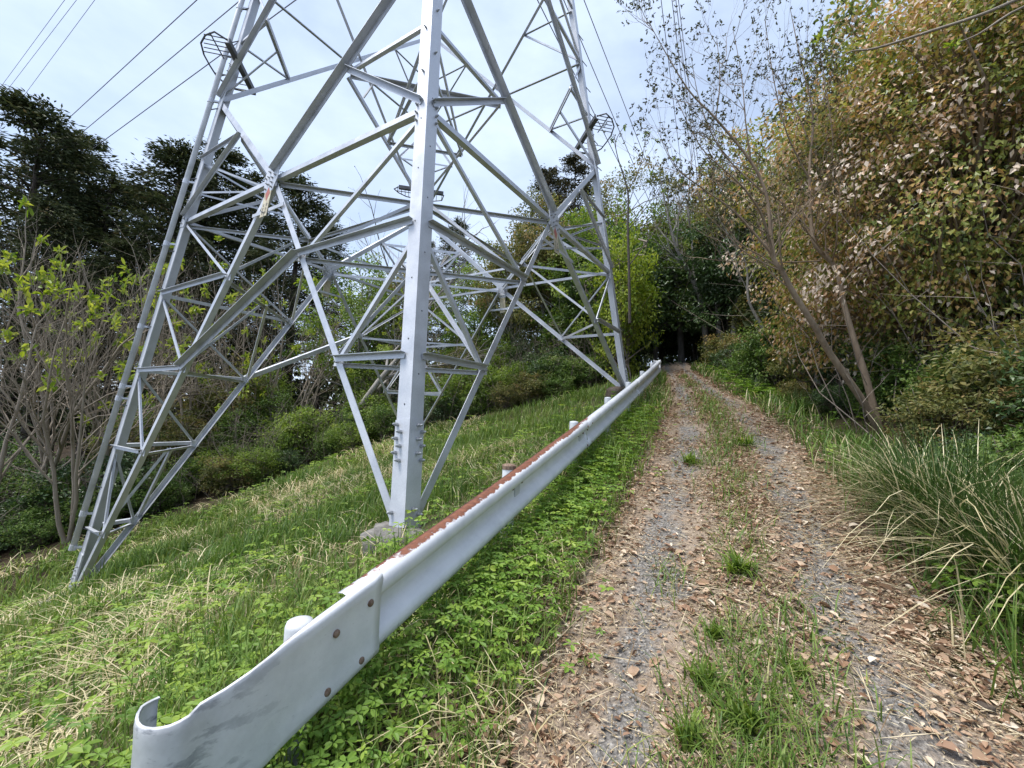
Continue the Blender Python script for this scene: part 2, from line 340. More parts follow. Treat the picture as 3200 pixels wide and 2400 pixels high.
Fg = np.stack([I[:-1, :-1], I[1:, :-1], I[1:, 1:], I[:-1, 1:]], -1).reshape(-1, 4)
tag(link('path', mesh_np('path', np.stack([X_, Y_, Z_], -1).reshape(-1, 3), [Fg], M['path'], smooth=True, pt={'litter': litter.ravel()})), kind='structure')


# ------------------------------------------------------------------ the pylon
TC = np.array([-2.30805, 9.94944]); TPHI = .224548; TR1, TTAPER, TZ1 = 5.0, .175417, 3.8225
ANG = {'N': 0, 'R': 1, 'F': 2, 'L': 3}
def leg_pt(k, z):                           # heel of leg k, z relative to the eye
    a = TPHI + math.pi / 2 * ANG[k] - math.pi / 2; r = TR1 - TTAPER * (z - TZ1)
    return np.array([TC[0] + r * math.cos(a), TC[1] + r * math.sin(a), z + HC])
FOOT = {'N': -1.157, 'L': -3.794, 'R': .742, 'F': -1.20}
LOW = [-2.57, -.97, .58, 2.20]
Z1, Z15, Z2, Z25, Z3, Z35, Z4, Z6 = 3.8225, 5.21, 6.614, 8.04, 9.5, 10.95, 12.4, 17.5
tower = empty('transmission_tower', (TC[0], TC[1], float(G(*TC))), 'tall pale grey steel lattice pylon standing on the grassy slope', 'pylon')
TL = np.array(tower.location)
def face_n(a, b):
    A0, A1, B0 = leg_pt(a, 0), leg_pt(a, 5), leg_pt(b, 0); n = nrm(np.cross(A1 - A0, B0 - A0))
    c = np.array([TC[0], TC[1], HC]); return n if np.dot(A0 - c, n) > 0 else -n
_mc = [0]
def angle(p, q, w, n, name, th=None, trim=(0, 0), flip=1, m='steel', off=None, parent=None, out=False):
    p = np.asarray(p, float); q = np.asarray(q, float); d = nrm(q - p); p = p + d * trim[0]; q = q - d * trim[1]
    n = nrm(n - d * np.dot(n, d)); t = np.cross(d, n) * flip
    if t[2] < 0 and abs(t[2]) > .15: t = -t             # the standing flange points down, like the photo's dark undersides
    th = th or max(.006, w * .09); _mc[0] += 1
    o = -n * ((.022 + (_mc[0] % 7) * .0027) if off is None else off) - t * w * .5
    if out: pts = [p - t * w * .5 + n * (.004 + (_mc[0] % 7) * .002) + a * t + b * n for a, b in ((0, 0), (w, 0), (w, w), (w - th, w), (w - th, th), (0, th))]
    else: pts = [p + o + a * t * 1.0 - b * n for a, b in ((0, 0), (w, 0), (w, th), (th, th), (th, w), (0, w))]
    mb = MB(); mb.prism(pts, q - p)
    return mb.build(name, M[m], parent or tower, TL)

for k in 'NRFL':                            # the four corner legs
    nb = {'N': 'LR', 'R': 'NF', 'F': 'RL', 'L': 'FN'}[k]
    z0 = FOOT[k]; p, q = leg_pt(k, z0 - (.0 if k in 'NR' else .35)), leg_pt(k, Z6)
    d = nrm(q - p); ta = nrm(leg_pt(nb[0], z0) - leg_pt(k, z0)); tb = nrm(leg_pt(nb[1], z0) - leg_pt(k, z0))
    ta = nrm(ta - d * np.dot(ta, d)); tb = nrm(tb - d * np.dot(tb, d)); w, th = .192, .019
    def Lsec(base, w, th, o=0.0):
        h = base - (ta + tb) * o
        return [h, h + ta * w, h + ta * w + tb * th, h + (ta + tb) * th, h + tb * w + ta * th, h + tb * w]
    mb = MB(); mb.prism(Lsec(p, w, th), q - p); mb.build('leg', M['steel_leg'], tower, TL)
    zc = {'N': -.10, 'R': z0 + .55, 'F': z0 + .8, 'L': z0 + .75}[k]       # cover plates over the foot splice
    e = leg_pt(k, zc); mb = MB(); mb.prism(Lsec(p, w + .016, th, .013), e - p); mb.build('splice_cover', M['steel_leg'], tower, TL)
    if k in 'LRF':
        for zz in (4.1, 7.6):
            a0, a1 = leg_pt(k, zz - .42), leg_pt(k, zz + .22)
            if k == 'R' and zz < 5: continue
            mb = MB(); mb.prism(Lsec(a0, w + .01, th, .011), a1 - a0); mb.build('splice_cover', M['steel_leg'], tower, TL)

# --- bolt mesh shared by all bolts: hexagonal nut and a rounded end, axis +Z
def bolt_mesh(name, r, l, m):
    mb = MB(); an = np.arange(6) * math.pi / 3
    hexa = np.stack([np.cos(an) * r, np.sin(an) * r, np.zeros(6)], 1); mb.prism(hexa, np.array([0, 0, l * .45]))
    mb.tube([[0, 0, l * .4], [0, 0, l * .8], [0, 0, l * .95]], [r * .62, r * .62, r * .3], 8)
    me = mesh_np(name, np.vstack(mb.V), [np.vstack(f) for f in mb.F.values()], m); return me
BOLT = bolt_mesh('bolt', .021, .07, M['bolt']); BOLT_S = bolt_mesh('small_bolt', .016, .045, M['bolt'])
def bolt(p, n, me=BOLT, parent=None, name='bolt'):
    pr = parent or tower; o = link(name, me, pr); o.rotation_euler = Vector(n).to_track_quat('Z', 'Y').to_euler()
    o.location = np.asarray(p) - np.array(pr.location); return o
def on_flange(k, to, z, f, lift=.016):      # point on leg k's flange towards leg `to`
    h = leg_pt(k, z); t = nrm(leg_pt(to, z) - h); n = face_n(k, to); return h + t * f + n * lift, n
for to, st in (('L', 0), ('R', 1)):
    for i in range(6):
        bolt(*on_flange('N', to, -.17 - i * .072, (.162 if (i + st) % 2 == 0 else .105)))
bolt(*on_flange('N', 'L', -1.04, .165)); bolt(*on_flange('N', 'R', -1.0, .09)); bolt(*on_flange('N', 'R', -1.06, .165))
for k, tos in (('R', ('N', 'F')), ('L', ('F', 'N'))):
    for to in tos:
        for i in range(6): bolt(*on_flange(k, to, FOOT[k] + .12 + i * .075, .15 if i % 2 else .09), BOLT_S)
for k, zb in (('L', 3.75), ('L', 7.3), ('R', 7.3)):
    for to in {'L': 'FN', 'R': 'NF'}[k]:
        for i in range(7): bolt(*on_flange(k, to, zb + i * .085, .15 if i % 2 else .08), BOLT_S)
for to in 'LR':
    for dz, f in ((.16, .15), (.07, .10), (.03, .165), (-.09, .165), (-.2, .165)): bolt(*on_flange('N', to, Z1 + dz + .02, f, .004), BOLT_S)
    for i in range(9): bolt(*on_flange('N', to, .05 + i * .72 + (.33 if to == 'R' else 0), .09, .002), BOLT_S if i > 5 else bpy.data.meshes.get('hole') or bolt_mesh('hole', .009, .006, M['steel_dark']), name='bolt' if i > 5 else 'bolt_hole')

def lerp(a, b, t): return a + (b - a) * t
def at_z(a, b, z): return lerp(a, b, (z + HC - a[2]) / (b[2] - a[2]))
FACES = ['LN', 'NR', 'RF', 'FL']
MIDN = {}
for fc in FACES:
    a, b = fc; MIDN[fc] = (leg_pt(a, Z1) + leg_pt(b, Z1)) / 2
DN = {}
UP = np.array([0, 0, 1.])
for fc in FACES:
    n = face_n(*fc); m = MIDN[fc]
    for k, o in ((fc[0], fc[1]), (fc[1], fc[0])):
        foot = leg_pt(k, FOOT[k] + .02) + nrm(leg_pt(o, 0) - leg_pt(k, 0)) * .16
        angle(foot, m, .095, n, 'main_diagonal', trim=(0, .12))
        angle(leg_pt(k, Z1), m, .085, n, 'horizontal_strut', trim=(.1, .1))
        angle(m, leg_pt(k, Z2), .115, n, 'main_diagonal', trim=(.1, .08), out=k in 'NF')
        zs = [z for z in LOW if z > FOOT[k] + .9 or (k == 'L' and z > FOOT[k] + .5)]
        nodes = []
        for i, z in enumerate(zs):
            dn = at_z(foot, m, z); DN[(fc, k, z)] = dn; g = leg_pt(k, z); nodes.append(dn)
            angle(g, dn, .072, n, 'horizontal_strut', trim=(.12, .0), out=True)
            zn = zs[i + 1] if i + 1 < len(zs) else Z1
            angle(dn, leg_pt(k, zn), .052, n, 'secondary_brace', trim=(.03, .12))
        mm = lerp(m, leg_pt(k, Z2), .5); DN[(fc, k, 'm')] = mm
        angle(mm, leg_pt(k, Z1), .075, n, 'secondary_brace', trim=(.02, .12), out=True); angle(mm, leg_pt(k, Z15), .055, n, 'secondary_brace', trim=(.02, .1), out=k in 'LR')
        # crossed panel above
        top = leg_pt(o, Z4); low = leg_pt(k, Z2); angle(low, top, .095, n, 'main_diagonal', trim=(.08, .08), off=.02 if k == fc[0] else .055, out=k in 'LR' and 'N' in fc)
        qn = at_z(low, top, Z25); DN[(fc, k, 'q')] = qn
        angle(qn, leg_pt(k, Z25), .055, n, 'secondary_brace', trim=(.02, .1)); angle(qn, leg_pt(k, Z3), .055, n, 'secondary_brace', trim=(.02, .1))
        X = (leg_pt(k, Z3) + leg_pt(o, Z3)) / 2; angle(leg_pt(k, Z3), X, .07, n, 'horizontal_strut', trim=(.08, 0))
        qu = at_z(leg_pt(o, Z2), leg_pt(k, Z4), Z35); angle(qu, leg_pt(k, Z35), .055, n, 'secondary_brace', trim=(.02, .1)); angle(qu, leg_pt(k, Z3), .055, n, 'secondary_brace', trim=(.02, .1))
        angle(leg_pt(k, Z4), leg_pt(o, Z6), .09, n, 'main_diagonal', off=.02 if k == fc[0] else .05)
for fc, o1, o2 in (('LN', ('L', .58), ('N', 2.20)), ('FL', ('L', .58), ('F', 2.20))):     # long sloping strut between the two foot diagonals
    angle(DN[(fc, *o1)], DN[(fc, *o2)], .11, face_n(*fc), 'horizontal_strut', out=True)
# level-one frame: diamond, inner diamond and the spokes to the corners
PQm = lambda a, b: (MIDN[a] + MIDN[b]) / 2
CN, CRt, CFr, CL = PQm('LN', 'NR'), PQm('NR', 'RF'), PQm('RF', 'FL'), PQm('FL', 'LN')
for a, b in (('LN', 'NR'), ('NR', 'RF'), ('RF', 'FL'), ('FL', 'LN')): angle(MIDN[a], MIDN[b], .065, UP, 'horizontal_strut', trim=(.12, .12), off=.06)
for a, b in ((CN, CRt), (CRt, CFr), (CFr, CL), (CL, CN)): angle(a, b, .052, UP, 'secondary_brace', off=.09)
for k, c in (('N', CN), ('R', CRt), ('F', CFr), ('L', CL)):
    angle(leg_pt(k, Z1), c, .06, UP, 'secondary_brace', trim=(.15, 0), off=.07)
    f1, f2 = [f for f in FACES if k in f]; zs = [z for z in LOW if (f1, k, z) in DN]
    for i, z in enumerate(zs):                          # hip bracing inside each foot
        a, b = DN[(f1, k, z)], DN[(f2, k, z)]; angle(a, b, .055, UP, 'secondary_brace', trim=(.08, .08), off=.04)
        up = (DN[(f1, k, zs[i + 1])] + DN[(f2, k, zs[i + 1])]) / 2 if i + 1 < len(zs) else c
        if i + 1 >= len(zs) or k in 'NF' or i % 2 == 0:
            for e in (a, b): angle(e, up, .05, nrm(np.cross(up - e, UP)), 'secondary_brace', trim=(.1, .03))
    a, b = DN[(f1, k, 'm')], DN[(f2, k, 'm')]; angle(a, b, .075, UP, 'horizontal_strut', trim=(.05, .05), off=.03); mid = (a + b) / 2
    for e in (a, b):
        angle(e, c, .05, nrm(np.cross(c - e, UP)), 'secondary_brace', trim=(.08, .05)); h = lerp(e, c, .5); angle(h, leg_pt(k, Z15), .04, UP, 'secondary_brace', trim=(0, .12)); angle(h, leg_pt(k, Z1 + .7), .04, UP, 'secondary_brace', trim=(0, .12))
    angle(lerp(a, c, .5), lerp(b, c, .5), .04, UP, 'secondary_brace')
    angle(lerp(a, b, .18), lerp(a, c, .18), .035, UP, 'secondary_brace')
    a, b = DN[(f1, k, 'q')], DN[(f2, k, 'q')]; angle(a, b, .05, UP, 'secondary_brace'); angle(lerp(a, b, .5), leg_pt(k, Z2), .045, nrm(np.cross(leg_pt(k, Z2) - lerp(a, b, .5), UP)), 'secondary_brace', trim=(0, .15))
# gusset plates with their bolts at the middle nodes
for fc in FACES:
    n = face_n(*fc); m = MIDN[fc]; e = nrm(leg_pt(fc[1], Z1) - leg_pt(fc[0], Z1)); v = nrm(np.cross(n, e)); v = v if v[2] > 0 else -v
    for nm, poly, o in (('gusset_plate', ((-.13, .26), (.13, .26), (.20, .08), (.20, -.06), (.12, -.27), (-.12, -.27), (-.20, -.06), (-.20, .08)), .012),):
        mb = MB(); mb.prism([m + e * x + v * y + n * o for x, y in poly], n * .012); mb.build(nm, M['steel_leg'], tower, TL)
    for x, y in ((-.07, .2), (.07, .2), (-.05, .1), (.05, .1), (-.14, 0), (.14, 0), (-.05, 0), (.06, -.03), (-.07, -.12), (.07, -.12), (-.09, -.21), (.09, -.21)):
        bolt(m + e * x + v * y + n * .024, n, BOLT_S)
    for k in fc:
        for z in LOW:
            if (fc, k, z) not in DN: continue
            dn = DN[(fc, k, z)]; s = .075; mb = MB(); mb.prism([dn + e * x * s + v * y * s - n * .045 for x, y in ((-1, 1), (1, 1), (1.2, -1), (-1.2, -1))], -n * .01); mb.build('gusset_plate', M['steel_leg'], tower, TL)
            bolt(dn + v * .03 - n * .015, n, BOLT_S); bolt(dn - v * .03 - n * .015, n, BOLT_S)
    # bars that carry the sign plates
    for dz in (.17, .62):
        zz = Z1 - dz; a = at_z(leg_pt(fc[0], FOOT[fc[0]] + .02) + e * .16, m, zz); b = at_z(leg_pt(fc[1], FOOT[fc[1]] + .02) - e * .16, m, zz)
        ex = .05; mb = MB(); c = (a + b) / 2; hl = np.linalg.norm(b - a) / 2 + ex
        mb.box(c + n * .004, e * hl, n * .006, UP * .028); mb.build('sign_bar', M['steel_leg'], tower, TL)

# conduit strapped to the left leg, with step bolts
oL = nrm(np.append(leg_pt('L', 0)[:2] - TC, 0)); dL = nrm(leg_pt('L', 10) - leg_pt('L', 0))
cp = lambda z: leg_pt('L', z) + oL * .15
mb = MB(); mb.tube([cp(-3.0), cp(Z6)], .052, 12); mb.build('cable_conduit', M['post'], tower, TL, smooth=True)
for z in (-2.95, -2.3, .0, .25, 1.5, 3.3, 4.7, 6.6, 7.7, 8.9, 10.2):
    mb = MB(); mb.tube([cp(z - .05), cp(z + .05)], .06, 12); mb.box(leg_pt('L', z) + oL * .05, oL * .07, nrm(np.cross(oL, dL)) * .02, dL * .02); mb.build('conduit_clamp', M['steel'], tower, TL)
for i, z in enumerate(np.arange(-2.6, 10.5, .82)):
    p = leg_pt('L', z) + oL * .0; tt = nrm(leg_pt('N', z) - p); mb = MB(); a = p + tt * .08 + face_n('L', 'N') * .0
    mb.tube([a, a - tt * .30 + face_n('L', 'N') * .09], .011, 6); mb.build('step_bolt', M['steel_dark'], tower, TL)
for i, z in enumerate(np.arange(1.6, 10.5, .72)):
    p = leg_pt('R', z); tt = nrm(leg_pt('N', z) - p); mb = MB(); a = p + tt * .05
    mb.tube([a, a - tt * .2 + nrm(np.append(p[:2] - TC, 0)) * .05], .011, 6); mb.build('step_bolt', M['steel_dark'], tower, TL)

# climbing guards: a barred rack lying around each leg
for k in 'LRF':
    z = 7.40; h = leg_pt(k, z); o = nrm(np.append(h[:2] - TC, 0)); t = np.array([-o[1], o[0], 0]); g = link('climbing_guard', None, tower); g.location = h - TL
    L0 = TL + np.array(g.location); P = lambda a, b, dz=0: h + o * a + t * b + UP * dz
    sg = -1 if k == 'R' else 1
    mb = MB(); mb.tube([P(-.30, .85 * sg), P(-.12, 1.0 * sg), P(.10, .86 * sg), P(.28, .62 * sg), P(.36, .3 * sg), P(.37, 0), P(.36, -.3 * sg), P(.2, -.62 * sg), P(-.18, -.66 * sg)], .018, 6); mb.build('outer_loop', M['steel_dark'], g, L0)
    mb = MB(); mb.box(P(-.33, .1 * sg), t * .74, o * .012, UP * .055); mb.box(P(-.29, .1 * sg, -.05), t * .74, o * .05, UP * .008); mb.build('support_angle', M['steel_dark'], g, L0)
    mb = MB(); mb.tube([P(-.02, .95 * sg), P(-.02, .3 * sg)], .014, 6); mb.build('inner_rail', M['steel_dark'], g, L0)
    for b in (.4, .52, .64, .76, .88):
        mb = MB(); mb.tube([P(-.31, b * sg), P(.36 - max(0, b - .3) * .42, b * sg)], .010, 5); mb.build('bar', M['steel_dark'], g, L0)
    for b in (-.2, -.42, -.6):
        mb = MB(); mb.tube([P(-.31, b * sg), P(.34 - max(0, -b - .3) * .5, b * sg)], .010, 5); mb.build('bar', M['steel_dark'], g, L0)

def rock(name, c, rx, ry, rz, seed, m, parent=None, loc=None, flat=.75):
    r = np.random.default_rng(seed); nu, nv = 22, 12; U_, V_ = np.meshgrid(np.linspace(0, 2 * math.pi, nu, endpoint=False), np.linspace(-math.pi / 2, math.pi / 2, nv), indexing='ij')
    d = np.stack([np.cos(U_) * np.cos(V_), np.sin(U_) * np.cos(V_), np.sin(V_)], -1).reshape(-1, 3)
    ph = r.uniform(0, 6, (8, 3)); f = 1 + sum(.05 * np.sin(d @ (ph[i] * 1.3) * 2 + i) for i in range(8)) * .9
    p = d * f[:, None]; p = np.sign(p) * np.abs(p) ** flat; p[:, 2] = np.minimum(p[:, 2], .82)
    p = p * np.array([rx, ry, rz]); I = np.arange(nu * nv).reshape(nu, nv); J = np.roll(I, -1, 0)
    F = np.stack([I[:, :-1], J[:, :-1], J[:, 1:], I[:, 1:]], -1).reshape(-1, 4)
    V = p + np.asarray(c) - (np.asarray(loc) if loc is not None else 0); return link(name, mesh_np(name, V, [F], m, smooth=True), parent)
cN = leg_pt('N', FOOT['N']); cN = cN + nrm(np.append(TC - cN[:2], 0)) * .09
rock('foundation', cN + np.array([-.05, .0, -.20]), .33, .33, .235, 3, M['plinth'], tower, TL)
cR = leg_pt('R', FOOT['R']); cR = cR + nrm(np.append(TC - cR[:2], 0)) * .1
rock('foundation', cR + np.array([-.10, -.02, -.17]), .40, .36, .26, 5, M['plinth_brown'], tower, TL)
for k in 'LF':
    c = leg_pt(k, FOOT[k]); rock('foundation', np.array([c[0], c[1], float(G(c[0], c[1])) - .22]), .42, .42, .26, 9, M['plinth'], tower, TL)

# --- sign plates hung under the middle nodes
m_, t_, o_ = mat('sign_enamel'); tc = N(t_, 'ShaderNodeTexCoord'); n_ = noise(t_, 14, 6, .6, tc.outputs['Object'])
p_ = N(t_, 'ShaderNodeBsdfPrincipled', {'Roughness': .55}); t_.links.new(ramp(t_, [(.3, (.36, .30, .19)), (.6, (.60, .54, .40))], n_.outputs[0]).outputs[0], p_.inputs['Base Color']); t_.links.new(p_.outputs[0], o_.inputs[0]); M['sign'] = m_
m_, t_, o_ = mat('sign_red'); tc = N(t_, 'ShaderNodeTexCoord'); n_ = noise(t_, 30, 5, .6, tc.outputs['Object'])
p_ = N(t_, 'ShaderNodeBsdfPrincipled', {'Roughness': .55}); t_.links.new(ramp(t_, [(.3, (.45, .16, .12)), (.7, (.36, .09, .07))], n_.outputs[0]).outputs[0], p_.inputs['Base Color']); t_.links.new(p_.outputs[0], o_.inputs[0]); M['sign_red'] = m_
SL = {'LN': 'faded plate with a red diamond hanging below the left lattice node', 'NR': 'plate with a red diamond and black lettering below the right lattice node',
      'FL': 'blank yellowish back of a sign plate, left of the near leg', 'RF': 'blank yellowish back of a sign plate, right of the near leg'}
for fc in FACES:
    n = face_n(*fc); m = MIDN[fc]; e = nrm(leg_pt(fc[1], Z1) - leg_pt(fc[0], Z1)); v = nrm(np.cross(n, e)); v = v if v[2] > 0 else -v
    c = m - v * .42 + n * .02; r = empty('sign_plate', c, SL[fc], 'sign', 'sign plates on the pylon')
    mb = MB(); mb.box(c, e * .10, n * .003, v * .31); mb.build('plate', M['sign'], r, c)
    ee = e if np.dot(np.cross(v, n), e) > 0 else -e
    if fc in ('LN', 'NR'):
        mb = MB(); mb.prism([c + n * .0035 + e * x + v * y for x, y in ((0, .24), (.068, .11), (0, -.03), (-.068, .11))], n * .002); mb.build('red_diamond', M['sign_red'], r, c)
        mb = MB()                                  # worn strokes of lettering
        rr = random.Random(4)
        for col in (-.05, .045):
            for row in range(3):
                y0 = -.08 - row * .07
                for i in range(3): mb.box(c + n * .0045 + e * (col + rr.uniform(-.008, .008)) + v * (y0 - i * .018), e * rr.uniform(.010, .022), n * .0006, v * .0035)
                mb.box(c + n * .0047 + e * (col + rr.uniform(-.012, .012)) + v * (y0 - .018), e * .003, n * .0006, v * .026)
        mb.build('lettering', M['steel_dark'], r, c)
    for y in (.27, -.24): bolt(c + v * y + n * .003, n, BOLT_S, r)

# --- overhead conductors
def wire(px1, px2, h, label, thick=1.0, back=10, fwd=140):
    d1, d2 = ray(*px1), ray(*px2); a, b = d1 * (h / d1[2]), d2 * (h / d2[2]); d = nrm(b - a); ts = np.linspace(-back, fwd, 60)
    pts = a[None] + d[None] * ts[:, None]; L = fwd + back; pts[:, 2] += HC
    mb = MB(); mb.tube(pts, (.014 + .0005 * h) * thick, 6); return tag(mb.build('power_line', M['wire']), label, 'cable', 'overhead conductors')
wire((202, 0), (0, 275), 30, 'thin conductor nearest the upper left corner of the sky', .55)
wire((239, 0), (0, 311), 29, 'thin conductor, middle of the three in the upper left corner', .55)
wire((296, 0), (29, 361), 27, 'thin conductor, rightmost of the three in the upper left corner', .55)
wire((615, 0), (145, 434), 21, 'overhead conductor left of the pylon, topmost of the closer three')
wire((752, 0), (181, 477), 19, 'overhead conductor left of the pylon, middle of the closer three')
wire((658, 195), (224, 513), 15, 'overhead conductor left of the pylon, lowest one beneath the climbing guard')
wire((1825, 0), (2009, 477), 22, 'overhead conductor right of the pylon leg, farther from the pylon')
wire((1810, 114), (1975, 502), 19, 'overhead conductor close beside the right pylon leg')
wire((1711, 63), (1785, 211), 16, 'thin conductor passing behind the right pylon leg and climbing guard')
for i, x in enumerate((2066, 2100, 2112, 2120)):
    wire((x, 0), (x + 52, 430), 34 + i, ('faint conductor left of the bundle above the track', 'left conductor of the distant bundle above the track', 'middle conductor of the distant bundle above the track', 'right conductor of the distant bundle above the track')[i])

# ------------------------------------------------------------------ the guardrail
grx, gry = xy(4.0, 0.0)
rail = empty('guardrail', (grx, gry, float(G(grx, gry))), 'long white corrugated guardrail with a rusty top edge beside the track', 'guardrail'); RL = np.array(rail.location)
def rtop(s): s = np.asarray(s, float); return -.833 + .19 * s + .0021 * s * s + HC
PROF = [(o * 1.3, z) for o, z in [(-.012, .0), (.012, .006), (.035, -.004), (.05, -.022), (.056, -.05), (.056, -.075), (.048, -.098), (.025, -.118), (.006, -.135), (.0, -.155), (.0, -.20), (.004, -.222), (.022, -.24), (.046, -.262), (.056, -.285), (.056, -.31), (.05, -.335), (.034, -.352), (.012, -.358), (-.012, -.352)]]
def beam(name, s0, s1, ds, off=0.0, mid='rail', fn=None):
    ss = np.arange(s0, s1 + ds * .5, ds); pr = np.array(PROF); th = .0035
    V = []; E = []; A = []
    for side in (0, 1):
        for s in ss:
            x, y = xy(s, 0); z = float(rtop(s))
            for i, (o, dz) in enumerate(pr):
                oo = o + off - side * th
                V.append((x + RN[0] * oo, y + RN[1] * oo, z + dz)); E.append(float(np.interp(i, [0, 2, 3, 4, 6], [1, .74, .44, .22, 0]))); A.append((s + .5) / 13)
    k = len(pr); ns = len(ss); I = np.arange(ns * k).reshape(ns, k); F = np.stack([I[:-1, :-1], I[:-1, 1:], I[1:, 1:], I[1:, :-1]], -1).reshape(-1, 4)
    o2 = ns * k; B = I + o2; Fb = np.stack([B[:-1, :-1], B[1:, :-1], B[1:, 1:], B[:-1, 1:]], -1).reshape(-1, 4)
    rims = [np.stack([I[:-1, c], I[1:, c], B[1:, c], B[:-1, c]], -1) for c in (0, -1)] + [np.stack([I[r, :-1], B[r, :-1], B[r, 1:], I[r, 1:]], -1) for r in (0, -1)]
    me = mesh_np(name, np.array(V) - RL, [F, Fb] + rims, M[mid], smooth=True, pt={'edge': E, 'along': A}); return link(name, me, rail)
beam('rail_beam', -.05, 3.98, .1); beam('rail_beam', 3.86, 8.0, .2, .006); beam('rail_beam', 7.88, 12.15, .25, .012)
# near terminal: a plain sleeve bolted over the beam, rolled round into a curl at its end
def terminal():
    path = [(s, .080) for s in np.linspace(.13, -.42, 12)] + [(-.50, .068), (-.57, .049), (-.63, .022)]
    cx, cq, R = -.60, -.085, .125
    path += [(cx - .02 + R * math.cos(a), cq + R * math.sin(a)) for a in np.radians(np.linspace(112, 262, 14))]
    path = np.array(path); n = len(path); d = np.gradient(path, axis=0); d = nrms(d); nr = np.stack([-d[:, 1], d[:, 0]], 1) * -1   # outward side
    if nr[0, 1] < 0: nr = -nr
    ln = np.concatenate([[0], np.cumsum(np.linalg.norm(np.diff(path, axis=0), axis=1))]); ln /= ln[-1]
    prof = np.array([(-.03, -.002), (-.012, .004), (.0, -.002), (.006, -.02), (.002, -.05), (-.004, -.09), (-.004, -.13), (-.004, -.19), (-.004, -.25), (-.003, -.30), (.004, -.335), (.0, -.362), (-.012, -.37), (-.03, -.366)])
    V = []; E = []; A = []
    for side in (0, 1):
        for i, (s, q) in enumerate(path):
            zt = float(rtop(s)) + .012 - .05 * np.clip((ln[i] - .45) / .3, 0, 1); hs = 1 + .06 * ln[i]; fl = 1 - .75 * np.clip((ln[i] - .3) / .25, 0, 1)
            cutz = -.03 * np.clip((ln[i] - .93) / .07, 0, 1)
            for j, (o, dz) in enumerate(prof):
                oo = (o * fl - side * .004); sx, qx = s + nr[i, 0] * oo, q + nr[i, 1] * oo; x, y = xy(sx, qx)
                V.append((x, y, zt + dz * hs + cutz)); E.append(float(np.interp(j, [0, 2, 4, 6], [1, .85, .4, 0]))); A.append(1 - ln[i])
    k = len(prof); I = np.arange(n * k).reshape(n, k); B = I + n * k
    F = np.stack([I[:-1, :-1], I[1:, :-1], I[1:, 1:], I[:-1, 1:]], -1).reshape(-1, 4); Fb = np.stack([B[:-1, :-1], B[:-1, 1:], B[1:, 1:], B[1:, :-1]], -1).reshape(-1, 4)
    rims = [np.stack([I[:-1, c], B[:-1, c], B[1:, c], I[1:, c]], -1) for c in (0, -1)] + [np.stack([I[r, :-1], I[r, 1:], B[r, 1:], B[r, :-1]], -1) for r in (0, -1)]
    return link('end_terminal', mesh_np('end_terminal', np.array(V) - RL, [F, Fb] + rims, M['terminal'], smooth=True, pt={'edge': E, 'along': A}), rail)
tag(terminal(), 'scuffed grey sleeve curled at its near end')
def far_end():
    V = []; E = []; A = []; path = [(12.0, .07), (12.12, .07), (12.24, .05), (12.30, .0), (12.27, -.09), (12.15, -.13), (12.02, -.13)]; n = len(path)
    for s, q in path:
        x, y = xy(s, q); zt = float(rtop(12.1)) + .012
        for dz in (0, -.06, -.15, -.25, -.36): V.append((x, y, zt + dz)); E.append(.3); A.append(.5)
    I = np.arange(n * 5).reshape(n, 5); F = np.stack([I[:-1, :-1], I[1:, :-1], I[1:, 1:], I[:-1, 1:]], -1).reshape(-1, 4)
    o = link('end_terminal', mesh_np('far_terminal', np.array(V) - RL, [F], M['rail'], smooth=True, pt={'edge': E, 'along': A}), rail)
    md = o.modifiers.new('thick', 'SOLIDIFY'); md.thickness = .004
far_end()
dome = bolt_mesh('button_bolt', .02, .012, M['rust'])
def button(s, q, z, r=.019):
    x, y = xy(s, q); mb = MB(); a = np.array([x, y, z]); n3 = np.array([RN[0], RN[1], 0])
    mb.tube([a - n3 * .004, a + n3 * .004, a + n3 * .009, a + n3 * .011], [r, r, r * .7, r * .2], 10); mb.build('bolt', M['rust'], rail, RL, smooth=True)
for s, dz in ((.06, -.085), (-.135, -.10), (.02, -.315), (-.165, -.315)): button(s, .078, float(rtop(s)) + dz, .017)
for sp in (1.84, 3.72, 5.62, 7.50, 9.4, 11.3):
    for ds, dz in ((-.09, -.14), (.09, -.14)): button(sp + ds, .006, float(rtop(sp + ds)) + dz, .013)
for sj in (3.92, 7.94):
    for ds in (-.1, .1):
        for dz in (-.06, -.15, -.30): button(sj + ds, (.076 if dz != -.15 else .014), float(rtop(sj + ds)) + dz, .013)
for i, sp in enumerate((-.19, 1.84, 3.72, 5.62, 7.50, 9.4, 11.3)):
    x, y = xy(sp, -.08); g = float(G(x, y)); zt = float(rtop(sp)) + (.008 if i else -.06); o = link('post', None, rail); o.location = np.array([x, y, g]) - RL; LO = np.array([x, y, g])
    mb = MB(); mb.tube([[x, y, g - .35], [x, y, zt - .01], [x, y, zt + .008], [x, y, zt + .014]], [.057, .057, .05, .02], 18); mb.build('tube', M['post'], o, LO, smooth=True)
    mb = MB(); mb.box(np.array([x, y, zt - .19]) + np.array([RN[0], RN[1], 0]) * .068, np.array([RU[0], RU[1], 0]) * .05, np.array([RN[0], RN[1], 0]) * .02, UP * .05); mb.build('bracket', M['post'], o, LO)
    if i == 1: mb = MB(); mb.tube([[x, y, zt - .02], [x, y, zt + .012], [x, y, zt + .024]], [.06, .06, .045], 14); mb.build('rusted_cap', M['rust'], o, LO)

